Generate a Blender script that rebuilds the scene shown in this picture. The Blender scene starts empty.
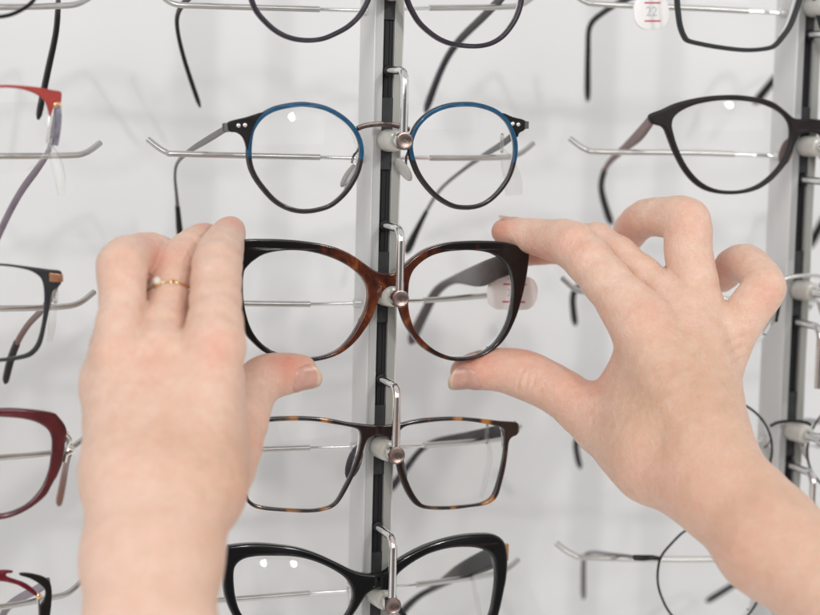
import bpy, math, random
import numpy as np
from mathutils import Vector, Matrix, Euler

random.seed(4)
scene = bpy.context.scene
C = scene.collection
R = math.radians
MM = 0.001

# ------------------------------------------------------------------ camera
# X runs along the rack, Y into the wall, Z up; the origin is the front of the
# middle post at the height of the pair of glasses being held.  Metres.
F = 1800.0
CX, CY = 410.0, 307.5
yaw, pitch, roll = R(20), R(5.6), R(1.45)
fw = Vector((math.sin(yaw) * math.cos(pitch), math.cos(yaw) * math.cos(pitch), -math.sin(pitch)))
r0 = Vector((math.cos(yaw), -math.sin(yaw), 0))
u0 = r0.cross(fw)
rt = math.cos(roll) * r0 + math.sin(roll) * u0
up = math.cos(roll) * u0 - math.sin(roll) * r0
D0 = 0.815
CAM = -((383 - CX) / F * D0 * rt + (CY - 296) / F * D0 * up + D0 * fw)


def ray(u, v):
    return fw + rt * ((u - CX) / F) + up * ((CY - v) / F)


def at(u, v, Y=0.0):
    """the point of the plane Y that is sighted at (u, v)"""
    d = ray(u, v)
    return CAM + d * ((Y - CAM.y) / d.y)


def P(u, v, depth):
    """the point sighted at (u, v), depth in mm along the view axis"""
    return CAM + ray(u, v) * (depth * MM)


cd = bpy.data.cameras.new('camera')
cam = bpy.data.objects.new('camera', cd)
C.objects.link(cam)
cam.matrix_world = Matrix(((rt.x, up.x, -fw.x, CAM.x), (rt.y, up.y, -fw.y, CAM.y), (rt.z, up.z, -fw.z, CAM.z), (0, 0, 0, 1)))
cd.sensor_width = 36
cd.lens = F / 820 * 36
cd.clip_start, cd.clip_end = 0.02, 50
cd.dof.use_dof = True
cd.dof.focus_distance = 0.806
cd.dof.aperture_fstop = 5.0
cd.dof.aperture_blades = 9
scene.camera = cam

# --------------------------------------------------------------- materials
def new_mat(name):
    m = bpy.data.materials.new(name)
    m.use_nodes = True
    nt = m.node_tree
    return m, nt, nt.nodes['Principled BSDF'], nt.nodes['Material Output']


def node(nt, typ, **kw):
    n = nt.nodes.new(typ)
    for k, v in kw.items():
        if k in n.inputs.keys() if hasattr(n.inputs, 'keys') else False:
            n.inputs[k].default_value = v
        else:
            setattr(n, k, v)
    return n


def noise_of(nt, scale, detail=4, rough=0.5, coord='Object', stretch=None):
    tc = nt.nodes.new('ShaderNodeTexCoord')
    n = nt.nodes.new('ShaderNodeTexNoise')
    n.inputs['Scale'].default_value = scale
    n.inputs['Detail'].default_value = detail
    n.inputs['Roughness'].default_value = rough
    if stretch:
        mp = nt.nodes.new('ShaderNodeMapping')
        mp.inputs['Scale'].default_value = stretch
        nt.links.new(tc.outputs[coord], mp.inputs['Vector'])
        nt.links.new(mp.outputs[0], n.inputs['Vector'])
    else:
        nt.links.new(tc.outputs[coord], n.inputs['Vector'])
    return n


def ramp(nt, src, stops):
    r = nt.nodes.new('ShaderNodeValToRGB')
    el = r.color_ramp.elements
    while len(el) < len(stops):
        el.new(0.5)
    for e, (p, c) in zip(el, stops):
        e.position = p
        e.color = (*c, 1)
    nt.links.new(src, r.inputs[0])
    return r


def bump(nt, bs, src, strength, dist):
    b = nt.nodes.new('ShaderNodeBump')
    b.inputs['Strength'].default_value = strength
    b.inputs['Distance'].default_value = dist
    nt.links.new(src, b.inputs['Height'])
    nt.links.new(b.outputs[0], bs.inputs['Normal'])
    return b


def plain(name, col, rough=0.4, metal=0.0, var=0.12, scale=180, coat=0.0, bstr=0.04, stretch=None, spec=0.5, sss=0.0):
    """a paint / plastic / metal with slight mottling and a fine uneven surface"""
    m, nt, bs, out = new_mat(name)
    n = noise_of(nt, scale, 5, 0.6, stretch=stretch)
    lo = tuple(c * (1 - var) for c in col)
    hi = tuple(min(1, c * (1 + var)) for c in col)
    cr = ramp(nt, n.outputs['Fac'], [(0.3, lo), (0.7, hi)])
    nt.links.new(cr.outputs[0], bs.inputs['Base Color'])
    rr = nt.nodes.new('ShaderNodeMapRange')
    rr.inputs['To Min'].default_value = max(0.02, rough * 0.8)
    rr.inputs['To Max'].default_value = min(1, rough * 1.25)
    nt.links.new(n.outputs['Fac'], rr.inputs['Value'])
    nt.links.new(rr.outputs[0], bs.inputs['Roughness'])
    bs.inputs['Metallic'].default_value = metal
    bs.inputs['Coat Weight'].default_value = coat
    bs.inputs['Coat Roughness'].default_value = 0.08
    bs.inputs['Specular IOR Level'].default_value = spec
    if sss:
        bs.inputs['Subsurface Weight'].default_value = sss
        bs.inputs['Subsurface Radius'].default_value = (1, 0.9, 0.75)
        bs.inputs['Subsurface Scale'].default_value = 0.003
    if bstr:
        n2 = noise_of(nt, scale * 6, 3, 0.6, stretch=stretch)
        bump(nt, bs, n2.outputs['Fac'], bstr, 0.0004)
    return m


def tortoise(name, scale, stops, coat=0.2, off=(0, 0, 0), axis=None, rough=0.16, stretch=(1, 1, 1)):
    """mottled acetate; axis=(half width, weight) darkens towards both ends of the front like the laminated sheet it is cut from"""
    m, nt, bs, out = new_mat(name)
    tc = nt.nodes.new('ShaderNodeTexCoord')
    mp = nt.nodes.new('ShaderNodeMapping')
    mp.inputs['Location'].default_value = off
    mp.inputs['Scale'].default_value = stretch
    nt.links.new(tc.outputs['Object'], mp.inputs['Vector'])
    n = nt.nodes.new('ShaderNodeTexNoise')
    n.inputs['Scale'].default_value = scale
    n.inputs['Detail'].default_value = 4
    n.inputs['Roughness'].default_value = 0.6
    n.inputs['Distortion'].default_value = 0.9
    nt.links.new(mp.outputs[0], n.inputs['Vector'])
    src = n.outputs['Fac']
    if axis:
        sp = nt.nodes.new('ShaderNodeSeparateXYZ')
        nt.links.new(tc.outputs['Object'], sp.inputs[0])
        ab = nt.nodes.new('ShaderNodeMath'); ab.operation = 'ABSOLUTE'
        nt.links.new(sp.outputs['X'], ab.inputs[0])
        mr = nt.nodes.new('ShaderNodeMapRange')
        mr.inputs['From Min'].default_value = axis[2]
        mr.inputs['From Max'].default_value = axis[0]
        mr.inputs['To Min'].default_value = 0.12
        mr.inputs['To Max'].default_value = -axis[1]
        nt.links.new(ab.outputs[0], mr.inputs['Value'])
        ad = nt.nodes.new('ShaderNodeMath'); ad.operation = 'ADD'
        nt.links.new(src, ad.inputs[0]); nt.links.new(mr.outputs[0], ad.inputs[1])
        src = ad.outputs[0]
    cr = ramp(nt, src, stops)
    nt.links.new(cr.outputs[0], bs.inputs['Base Color'])
    bs.inputs['Roughness'].default_value = rough
    bs.inputs['Coat Weight'].default_value = coat
    bs.inputs['Coat Roughness'].default_value = 0.06
    bs.inputs['Specular IOR Level'].default_value = 0.4
    bs.inputs['Subsurface Weight'].default_value = 0.10
    bs.inputs['Subsurface Radius'].default_value = (1, 0.4, 0.15)
    bs.inputs['Subsurface Scale'].default_value = 0.004
    n2 = noise_of(nt, 900, 2)
    bump(nt, bs, n2.outputs['Fac'], 0.03, 0.0003)
    return m


def clear(name, tint=(0.98, 0.985, 0.98), refl=0.9, rough=0.02, fres=1.5, haze=0.0):
    """thin clear sheet: lets light through, mirrors at grazing angles"""
    m, nt, bs, out = new_mat(name)
    nt.nodes.remove(bs)
    tr = nt.nodes.new('ShaderNodeBsdfTransparent')
    tr.inputs[0].default_value = (*tint, 1)
    gl = nt.nodes.new('ShaderNodeBsdfGlossy')
    gl.inputs['Roughness'].default_value = rough
    gl.inputs['Color'].default_value = (refl, refl, refl, 1)
    fr = nt.nodes.new('ShaderNodeFresnel')
    fr.inputs[0].default_value = fres
    mx = nt.nodes.new('ShaderNodeMixShader')
    n = noise_of(nt, 30, 2)
    mu = nt.nodes.new('ShaderNodeMapRange')
    mu.inputs['To Min'].default_value = 0.85
    mu.inputs['To Max'].default_value = 1.1
    nt.links.new(n.outputs['Fac'], mu.inputs['Value'])
    mm = nt.nodes.new('ShaderNodeMath'); mm.operation = 'MULTIPLY'
    nt.links.new(fr.outputs[0], mm.inputs[0]); nt.links.new(mu.outputs[0], mm.inputs[1])
    nt.links.new(mm.outputs[0], mx.inputs[0])
    nt.links.new(tr.outputs[0], mx.inputs[1]); nt.links.new(gl.outputs[0], mx.inputs[2])
    last = mx
    if haze:
        df = nt.nodes.new('ShaderNodeBsdfDiffuse')
        df.inputs[0].default_value = (0.85, 0.84, 0.82, 1)
        tl = nt.nodes.new('ShaderNodeBsdfTranslucent')
        tl.inputs[0].default_value = (0.85, 0.84, 0.82, 1)
        m1 = nt.nodes.new('ShaderNodeMixShader'); m1.inputs[0].default_value = 0.5
        nt.links.new(df.outputs[0], m1.inputs[1]); nt.links.new(tl.outputs[0], m1.inputs[2])
        m2 = nt.nodes.new('ShaderNodeMixShader'); m2.inputs[0].default_value = haze
        nt.links.new(mx.outputs[0], m2.inputs[1]); nt.links.new(m1.outputs[0], m2.inputs[2])
        last = m2
    nt.links.new(last.outputs[0], out.inputs[0])
    return m


M = {}
M['chrome'] = plain('chrome', (0.80, 0.79, 0.78), 0.08, 1.0, 0.06, 400, bstr=0.03)
M['steel'] = plain('satin steel', (0.56, 0.55, 0.53), 0.30, 1.0, 0.08, 300, bstr=0.05, stretch=(0.1, 1, 1))
M['disc'] = plain('brushed copper brown disc', (0.27, 0.205, 0.185), 0.26, 1.0, 0.12, 900, bstr=0.12, stretch=(1, 1, 1))
M['alu'] = plain('anodised aluminium', (0.74, 0.74, 0.735), 0.32, 0.4, 0.03, 60, bstr=0.03, stretch=(1, 1, 0.04))
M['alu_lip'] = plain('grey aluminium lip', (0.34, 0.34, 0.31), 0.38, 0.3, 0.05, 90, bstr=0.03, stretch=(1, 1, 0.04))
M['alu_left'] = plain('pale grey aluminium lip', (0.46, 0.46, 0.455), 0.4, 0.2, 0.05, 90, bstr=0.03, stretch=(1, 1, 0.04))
M['channel'] = plain('dark rubber channel', (0.010, 0.010, 0.011), 0.5, 0, 0.3, 200, stretch=(1, 1, 0.1), spec=0.3)
M['insert'] = plain('dark grey plastic insert', (0.034, 0.035, 0.036), 0.45, 0, 0.2, 200, spec=0.3)
M['silicone'] = plain('cloudy silicone', (0.56, 0.545, 0.50), 0.2, 0, 0.08, 160, sss=0.5)
M['wall'] = plain('matt white wall paint', (0.785, 0.785, 0.785), 0.65, 0, 0.018, 9, bstr=0.12, spec=0.25)
M['black'] = plain('glossy black acetate', (0.004, 0.004, 0.005), 0.10, 0, 0.3, 80, coat=0.15, spec=0.4)
M['black_satin'] = plain('satin black metal', (0.007, 0.006, 0.006), 0.28, 0.0, 0.3, 200, spec=0.35)
M['plum'] = plain('dark plum plastic', (0.022, 0.017, 0.026), 0.26, 0, 0.3, 100, coat=0.0, spec=0.4)
M['brown_matt'] = plain('matt brown black plastic', (0.014, 0.010, 0.010), 0.36, 0, 0.3, 110, spec=0.25)
M['brown_red'] = plain('translucent brown red temple', (0.16, 0.085, 0.075), 0.35, 0, 0.25, 110)
M['charcoal'] = plain('charcoal metal', (0.022, 0.024, 0.027), 0.38, 0.05, 0.2, 140, spec=0.3)
M['blue'] = plain('petrol blue enamel', (0.012, 0.135, 0.27), 0.27, 0.1, 0.25, 220, coat=0.35)
M['red'] = plain('matt red enamel', (0.33, 0.028, 0.02), 0.35, 0.1, 0.15, 200)
M['wine'] = plain('burgundy acetate', (0.085, 0.006, 0.012), 0.2, 0, 0.4, 120, coat=0.5)
M['crimson'] = plain('dark crimson metal', (0.16, 0.008, 0.018), 0.25, 0.3, 0.25, 200)
M['silver'] = plain('polished silver', (0.83, 0.80, 0.77), 0.16, 1.0, 0.06, 300)
M['gold'] = plain('polished gold', (0.95, 0.62, 0.30), 0.16, 1.0, 0.06, 300)
M['copper'] = plain('brushed copper plate', (0.55, 0.29, 0.17), 0.28, 0.9, 0.15, 300)
M['mauve'] = plain('mauve metal temple', (0.23, 0.18, 0.22), 0.32, 0.5, 0.15, 150)
M['lilac'] = plain('lilac enamel', (0.36, 0.34, 0.42), 0.25, 0.7, 0.35, 300)
M['brown'] = plain('warm brown temple', (0.20, 0.07, 0.035), 0.35, 0, 0.25, 150)
M['gunmetal'] = plain('gunmetal temple', (0.16, 0.15, 0.15), 0.32, 0.8, 0.15, 150)
M['tip'] = plain('black rubber temple tip', (0.009, 0.008, 0.008), 0.38, 0, 0.3, 150, spec=0.3)
M['bronze'] = plain('antique bronze', (0.13, 0.10, 0.09), 0.3, 0.9, 0.3, 500)
M['tag'] = plain('white plastic tag', (0.93, 0.905, 0.895), 0.3, 0, 0.01, 60)
M['tag_red'] = plain('red print', (0.55, 0.03, 0.06), 0.5, 0, 0.05, 60)
M['tag_ink'] = plain('blue grey print', (0.52, 0.55, 0.58), 0.5, 0, 0.05, 60)
M['lens'] = clear('clear spectacle lens', (0.995, 0.995, 0.994), 0.9, 0.0, 1.22)
M['clear'] = clear('clear soft plastic', (0.98, 0.98, 0.975), 0.9, 0.08, 1.35, 0.10)
M['pad'] = clear('cloudy silicone nose pad', (0.95, 0.94, 0.90), 0.9, 0.1, 1.4, 0.72)
M['stone'] = clear('clear crystal', (0.96, 0.96, 0.97), 1.0, 0.02, 2.0, 0.25)
M['pearl'] = plain('pearl', (0.72, 0.70, 0.60), 0.15, 0, 0.05, 100, coat=0.8)
M['tortoise_held'] = tortoise('dark red brown tortoiseshell', 85,
    [(0.0, (0.003, 0.0025, 0.0025)), (0.40, (0.005, 0.003, 0.003)), (0.49, (0.030, 0.007, 0.004)), (0.63, (0.085, 0.018, 0.007)), (0.80, (0.30, 0.095, 0.017))],
    axis=(0.056, 0.30, 0.016), stretch=(1, 1, 0.8))


def banded_tortoise():
    """near black acetate with amber bands across it, about every 17 mm"""
    m, nt, bs, out = new_mat('black and amber banded tortoiseshell')
    tc = nt.nodes.new('ShaderNodeTexCoord')
    wv = nt.nodes.new('ShaderNodeTexWave')
    wv.wave_type = 'BANDS'; wv.bands_direction = 'X'; wv.wave_profile = 'SIN'
    mp = nt.nodes.new('ShaderNodeMapping')
    mp.inputs['Location'].default_value = (0.0052, 0, 0)
    nt.links.new(tc.outputs['Object'], mp.inputs['Vector'])
    nt.links.new(mp.outputs[0], wv.inputs['Vector'])
    wv.inputs['Scale'].default_value = 20
    wv.inputs['Distortion'].default_value = 4.2
    wv.inputs['Detail'].default_value = 3
    wv.inputs['Detail Scale'].default_value = 4.0
    cr = ramp(nt, wv.outputs['Fac'], [(0.34, (0.007, 0.004, 0.004)), (0.52, (0.030, 0.010, 0.005)), (0.72, (0.12, 0.040, 0.009)), (0.93, (0.33, 0.125, 0.020))])
    sp = nt.nodes.new('ShaderNodeSeparateXYZ')
    nt.links.new(tc.outputs['Object'], sp.inputs[0])
    ab = nt.nodes.new('ShaderNodeMath'); ab.operation = 'ABSOLUTE'
    nt.links.new(sp.outputs['X'], ab.inputs[0])
    mr = nt.nodes.new('ShaderNodeMapRange')
    mr.inputs['From Min'].default_value = 0.019; mr.inputs['From Max'].default_value = 0.024
    nt.links.new(ab.outputs[0], mr.inputs['Value'])
    m2 = nt.nodes.new('ShaderNodeMapRange')
    m2.inputs['From Min'].default_value = 0.061; m2.inputs['From Max'].default_value = 0.055
    nt.links.new(ab.outputs[0], m2.inputs['Value'])
    mu = nt.nodes.new('ShaderNodeMath'); mu.operation = 'MULTIPLY'
    nt.links.new(mr.outputs[0], mu.inputs[0]); nt.links.new(m2.outputs[0], mu.inputs[1])
    mx = nt.nodes.new('ShaderNodeMix'); mx.data_type = 'RGBA'
    mx.inputs['A'].default_value = (0.014, 0.006, 0.004, 1)
    nt.links.new(mu.outputs[0], mx.inputs['Factor']); nt.links.new(cr.outputs[0], mx.inputs['B'])
    nt.links.new(mx.outputs['Result'], bs.inputs['Base Color'])
    bs.inputs['Roughness'].default_value = 0.16
    bs.inputs['Coat Weight'].default_value = 0.4
    bs.inputs['Coat Roughness'].default_value = 0.06
    n2 = noise_of(nt, 900, 2)
    bump(nt, bs, n2.outputs['Fac'], 0.03, 0.0003)
    return m


M['temple_held'] = plain('smoky brown acetate temple', (0.075, 0.055, 0.052), 0.25, 0, 0.35, 90)
M['tortoise_thin'] = banded_tortoise()


def skin_material():
    m, nt, bs, out = new_mat('fair skin')
    at_ = nt.nodes.new('ShaderNodeAttribute'); at_.attribute_name = 'flush'
    n1 = noise_of(nt, 110, 7, 0.72)
    n2 = noise_of(nt, 230, 6, 0.7)
    base = ramp(nt, n1.outputs['Fac'], [(0.22, (0.69, 0.450, 0.325)), (0.5, (0.755, 0.525, 0.408)), (0.78, (0.80, 0.595, 0.490))])
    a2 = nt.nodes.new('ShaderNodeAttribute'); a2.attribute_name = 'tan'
    tan_shaded = ramp(nt, n1.outputs['Fac'], [(0.25, (0.535, 0.325, 0.205)), (0.5, (0.605, 0.390, 0.265)), (0.75, (0.66, 0.45, 0.33))])  # browned skin; also colours the painted shade on the left hand
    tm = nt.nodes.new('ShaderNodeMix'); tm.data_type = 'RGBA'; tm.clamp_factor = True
    nt.links.new(a2.outputs['Fac'], tm.inputs['Factor']); nt.links.new(base.outputs[0], tm.inputs['A']); nt.links.new(tan_shaded.outputs[0], tm.inputs['B'])
    pink = nt.nodes.new('ShaderNodeMix'); pink.data_type = 'RGBA'
    pink.inputs['B'].default_value = (0.70, 0.285, 0.205, 1)
    nt.links.new(tm.outputs['Result'], pink.inputs['A'])
    mr = nt.nodes.new('ShaderNodeMath'); mr.operation = 'MULTIPLY_ADD'
    mr.inputs[1].default_value = 0.75; mr.inputs[2].default_value = -0.31
    nt.links.new(n2.outputs['Fac'], mr.inputs[0])
    ad = nt.nodes.new('ShaderNodeMath'); ad.operation = 'ADD'; ad.use_clamp = True
    nt.links.new(at_.outputs['Fac'], ad.inputs[0]); nt.links.new(mr.outputs[0], ad.inputs[1])
    nt.links.new(ad.outputs[0], pink.inputs['Factor'])
    # small freckles
    vo = nt.nodes.new('ShaderNodeTexVoronoi'); vo.inputs['Scale'].default_value = 75
    tc = nt.nodes.new('ShaderNodeTexCoord')
    nt.links.new(tc.outputs['Object'], vo.inputs['Vector'])
    fk = nt.nodes.new('ShaderNodeMapRange')
    fk.inputs['From Min'].default_value = 0.03; fk.inputs['From Max'].default_value = 0.075
    fk.inputs['To Min'].default_value = 0.18; fk.inputs['To Max'].default_value = 0.0
    nt.links.new(vo.outputs['Distance'], fk.inputs['Value'])
    fm = nt.nodes.new('ShaderNodeMix'); fm.data_type = 'RGBA'
    fm.inputs['B'].default_value = (0.36, 0.17, 0.10, 1)
    nt.links.new(pink.outputs['Result'], fm.inputs['A']); nt.links.new(fk.outputs[0], fm.inputs['Factor'])
    nt.links.new(fm.outputs['Result'], bs.inputs['Base Color'])
    bs.inputs['Roughness'].default_value = 0.42
    bs.inputs['Specular IOR Level'].default_value = 0.5
    bs.inputs['Subsurface Weight'].default_value = 0.42
    bs.inputs['Subsurface Radius'].default_value = (1.0, 0.34, 0.18)
    bs.inputs['Subsurface Scale'].default_value = 0.003
    # pores and the criss-cross of fine skin lines
    v2 = nt.nodes.new('ShaderNodeTexVoronoi'); v2.feature = 'DISTANCE_TO_EDGE'; v2.inputs['Scale'].default_value = 900
    nd = noise_of(nt, 300, 3)
    mx = nt.nodes.new('ShaderNodeMix'); mx.data_type = 'VECTOR'; mx.inputs['Factor'].default_value = 0.004
    nt.links.new(tc.outputs['Object'], mx.inputs['A']); nt.links.new(nd.outputs['Color'], mx.inputs['B'])
    nt.links.new(mx.outputs['Result'], v2.inputs['Vector'])
    n3 = noise_of(nt, 160, 5, 0.6)
    sm = nt.nodes.new('ShaderNodeMath'); sm.operation = 'MULTIPLY_ADD'
    sm.inputs[1].default_value = 0.35
    nt.links.new(v2.outputs['Distance'], sm.inputs[0]); nt.links.new(n3.outputs['Fac'], sm.inputs[2])
    bump(nt, bs, sm.outputs[0], 0.85, 0.0010)
    return m


M['skin'] = skin_material()
M['nail'] = plain('fingernail', (0.60, 0.33, 0.265), 0.32, 0, 0.10, 300, coat=0.1, bstr=0.02, sss=0.3)
M['nail_edge'] = plain('fingernail free edge', (0.64, 0.46, 0.34), 0.3, 0, 0.06, 300, coat=0.2, bstr=0.02, sss=0.3)

# ------------------------------------------------------------------ builders
def thing(name, label, cat, loc, group=None):
    o = bpy.data.objects.new(name, None)
    o.empty_display_size = 0.01
    C.objects.link(o)
    o.location = loc
    o['label'] = label
    o['category'] = cat
    if group:
        o['group'] = group
    return o


def origin_of(parent):
    v = Vector((0, 0, 0))
    while parent is not None:
        v = v + parent.location
        parent = parent.parent
    return v


def obj(name, verts, faces, mats, parent=None, smooth=True, label=None, midx=None, angle=40):
    me = bpy.data.meshes.new(name)
    org = origin_of(parent)
    me.from_pydata([tuple(Vector(v) - org) for v in verts], [], faces)
    me.update()
    return link(name, me, mats, parent, smooth, label, midx, angle)


def link(name, me, mats, parent=None, smooth=True, label=None, midx=None, angle=40):
    for m in (mats if isinstance(mats, (list, tuple)) else [mats]):
        me.materials.append(m)
    if midx is not None:
        me.polygons.foreach_set('material_index', midx)
    o = bpy.data.objects.new(name, me)
    C.objects.link(o)
    o.parent = parent
    if smooth:
        me.polygons.foreach_set('use_smooth', [True] * len(me.polygons))
        if angle:
            try:
                me.set_sharp_from_angle(angle=R(angle))
            except Exception:
                pass
    if label:
        o['label'] = label
    return o


def crom(pts, n=4, closed=True):
    """Catmull-Rom through the points"""
    p = [np.array(q, float) for q in pts]
    out = []
    N = len(p)
    rng = range(N) if closed else range(N - 1)
    for i in rng:
        if closed:
            a, b, c, d = p[i - 1], p[i], p[(i + 1) % N], p[(i + 2) % N]
        else:
            a, b, c, d = p[max(i - 1, 0)], p[i], p[i + 1], p[min(i + 2, N - 1)]
        for k in range(n):
            t = k / n
            out.append(0.5 * ((2 * b) + (c - a) * t + (2 * a - 5 * b + 4 * c - d) * t * t + (3 * b - 3 * c + d - a) * t ** 3))
    if not closed:
        out.append(p[-1])
    return out


def tube(pts, rad, segs=10, closed=False, flat=1.0, side=None, caps=True):
    """swept tube; rad number or list; flat squashes it across 'side'"""
    pts = [Vector(p) for p in pts]
    N = len(pts)
    rad = [rad] * N if not hasattr(rad, '__len__') else rad
    V, Fc = [], []
    prev = None
    for i, p in enumerate(pts):
        if closed:
            t = (pts[(i + 1) % N] - pts[i - 1]).normalized()
        else:
            t = (pts[min(i + 1, N - 1)] - pts[max(i - 1, 0)]).normalized()
        if side is not None:
            s = Vector(side)
        elif prev is None:
            s = Vector((0, -1, 0)) if abs(t.y) < 0.9 else Vector((1, 0, 0))
        else:
            s = prev
        s = (s - t * s.dot(t)).normalized()
        prev = s
        b = t.cross(s)
        r = rad[i]
        ra, rb = (r if hasattr(r, '__len__') else (r * flat, r))
        for k in range(segs):
            a = 2 * math.pi * k / segs
            ca, sa = math.cos(a), math.sin(a)
            if flat != 1.0 or hasattr(r, '__len__'):   # flattened sections are rounded rectangles
                ca = math.copysign(abs(ca) ** 0.6, ca)
                sa = math.copysign(abs(sa) ** 0.6, sa)
            V.append(p + s * ca * ra + b * sa * rb)
    for i in range(N if closed else N - 1):
        j = (i + 1) % N
        for k in range(segs):
            l = (k + 1) % segs
            Fc.append((i * segs + k, j * segs + k, j * segs + l, i * segs + l))
    if caps and not closed:
        Fc.append(tuple(range(segs))[::-1])
        Fc.append(tuple((N - 1) * segs + k for k in range(segs)))
        Fc = [f[::-1] for f in Fc]
    else:
        Fc = [f[::-1] for f in Fc]
    return V, Fc


def lathe(prof, segs=24, centre=(0, 0, 0), axis='Y'):
    """profile (radius, height) turned round an axis through centre"""
    V, Fc = [], []
    for r, h in prof:
        for k in range(segs):
            a = 2 * math.pi * k / segs
            if axis == 'Y':
                V.append(Vector(centre) + Vector((r * math.cos(a), h, r * math.sin(a))))
            else:
                V.append(Vector(centre) + Vector((r * math.cos(a), r * math.sin(a), h)))
    for i in range(len(prof) - 1):
        for k in range(segs):
            l = (k + 1) % segs
            f = (i * segs + k, (i + 1) * segs + k, (i + 1) * segs + l, i * segs + l)
            Fc.append(f if axis == 'Y' else f[::-1])
    Fc.append(tuple(range(segs)) if axis == 'Y' else tuple(range(segs))[::-1])
    last = tuple((len(prof) - 1) * segs + k for k in range(segs))
    Fc.append(last[::-1] if axis == 'Y' else last)
    return V, Fc


def box(lo, hi):
    (x0, y0, z0), (x1, y1, z1) = lo, hi
    V = [(x0, y0, z0), (x1, y0, z0), (x1, y1, z0), (x0, y1, z0), (x0, y0, z1), (x1, y0, z1), (x1, y1, z1), (x0, y1, z1)]
    Fc = [(0, 3, 2, 1), (4, 5, 6, 7), (0, 1, 5, 4), (1, 2, 6, 5), (2, 3, 7, 6), (3, 0, 4, 7)]
    return V, Fc


def join(*parts):
    V, Fc = [], []
    for v, f in parts:
        n = len(V)
        V += [Vector(q) for q in v]
        Fc += [tuple(i + n for i in q) for q in f]
    return V, Fc


class Front:
    """the plane a pair of glasses' front lies in: upright, parallel to the rack, its ends bowed back"""
    def __init__(self, Y, xc, bow=0.9, tilt=0.0, zc=0.0):
        self.Y, self.xc, self.bow, self.tilt, self.zc = Y, xc, bow, tilt, zc

    def y(self, x, z):
        return self.Y + self.bow * (x - self.xc) ** 2 + self.tilt * (z - self.zc)

    def xz(self, u, v, dy=0.0):
        y = self.Y
        for _ in range(8):
            p = at(u, v, y + dy)
            y = self.y(p.x, p.z)
        return (p.x, p.z)

    def pt(self, u, v, dy=0.0):
        x, z = self.xz(u, v, dy)
        return Vector((x, self.y(x, z) + dy, z))

    def outline(self, px, n=4):
        return [tuple(q) for q in crom([self.xz(u, v) for u, v in px], n)]


def inset(poly, t):
    p = np.array(poly)
    tg = np.roll(p, -1, 0) - np.roll(p, 1, 0)
    tg /= np.linalg.norm(tg, axis=1)[:, None]
    nr = np.stack([-tg[:, 1], tg[:, 0]], 1)
    a = 0.5 * np.sum(p[:, 0] * np.roll(p[:, 1], -1) - np.roll(p[:, 0], -1) * p[:, 1])
    if a < 0:
        nr = -nr
    tt = np.asarray(t).reshape(-1, 1) if hasattr(t, '__len__') else t
    return [tuple(q) for q in p + nr * tt]


def plate(name, loops, thick, front, mats, parent, bevel=0.6 * MM, dy=0.0, label=None, rings=3):
    """a solid plate cut to the outline loops[0] with the holes loops[1:], edges rounded, bowed with the front"""
    cu = bpy.data.curves.new('cut', 'CURVE')
    cu.dimensions = '2D'
    cu.fill_mode = 'BOTH'
    cu.extrude = max(thick / 2 - bevel, 0.00005)
    cu.bevel_depth = bevel
    cu.bevel_resolution = rings
    cu.offset = -bevel
    xc = front.xc
    for lp in loops:
        s = cu.splines.new('POLY')
        s.points.add(len(lp) - 1)
        for q, (x, z) in zip(s.points, lp):
            q.co = (x - xc, z, 0, 1)
        s.use_cyclic_u = True
    tmp = bpy.data.objects.new('cut', cu)
    C.objects.link(tmp)
    dg = bpy.context.evaluated_depsgraph_get()
    me = bpy.data.meshes.new_from_object(tmp.evaluated_get(dg))
    bpy.data.objects.remove(tmp)
    bpy.data.curves.remove(cu)
    me.name = name
    me.materials.clear()
    org = origin_of(parent)
    for v in me.vertices:
        x, z, e = v.co.x + xc, v.co.y, v.co.z
        v.co = Vector((x, front.y(x, z) + dy - e, z)) - org
    me.update()
    return link(name, me, mats, parent, True, label, None, 35)


SPOTS = [Vector((0.60, -1.9, 0.80)), Vector((0.05, -2.0, 0.86))]


def lens(loop, front, parent, dy=0.001, thick=1.6 * MM, Rad=0.13, tilt=(0, 0), name='lens', mat=None, dot=None):
    """a meniscus lens cut to the rim's inner outline: both faces domed"""
    p = np.array(inset(loop, -0.35 * MM))
    c = p.mean(0)
    rings = 7
    if dot is not None:     # how the lens sits in its rim: it mirrors the spot lamp at this place
        q = front.pt(dot[0], dot[1])
        hv = (CAM - q).normalized() + (SPOTS[dot[2]] - q).normalized()
        tilt = (-hv.x / hv.y - (q.x - c[0]) / Rad - 2 * front.bow * (q.x - front.xc), -hv.z / hv.y - (q.z - c[1]) / Rad - front.tilt)
        print('lens tilt', [round(t, 3) for t in tilt])
    V, Fc = [], []
    N = len(p)
    for s in (0, 1):
        for k in range(rings + 1):
            f = k / rings
            for q in (p if k else p[:1]):
                x, z = c + (q - c) * f
                rr = (x - c[0]) ** 2 + (z - c[1]) ** 2
                y = front.y(x, z) + dy + rr / (2 * Rad) - 0.0018 + s * thick + tilt[0] * (x - c[0]) + tilt[1] * (z - c[1])
                V.append((x, y, z))
    per = 1 + rings * N
    a = 0.5 * np.sum(p[:, 0] * np.roll(p[:, 1], -1) - np.roll(p[:, 0], -1) * p[:, 1])
    for s in (0, 1):
        o = s * per
        flip = (a < 0) ^ (s == 1)
        for k in range(N):
            l = (k + 1) % N
            f = (o, o + 1 + k, o + 1 + l)
            Fc.append(f[::-1] if flip else f)
            for r_ in range(rings - 1):
                b0, b1 = o + 1 + r_ * N, o + 1 + (r_ + 1) * N
                f = (b0 + k, b1 + k, b1 + l, b0 + l)
                Fc.append(f[::-1] if flip else f)
    b0, b1 = 1 + (rings - 1) * N, per + 1 + (rings - 1) * N
    for k in range(N):
        l = (k + 1) % N
        f = (b0 + k, b1 + k, b1 + l, b0 + l)
        Fc.append(f[::-1] if a < 0 else f)
    return obj(name, V, Fc, mat or M['lens'], parent, True, angle=50)


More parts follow.
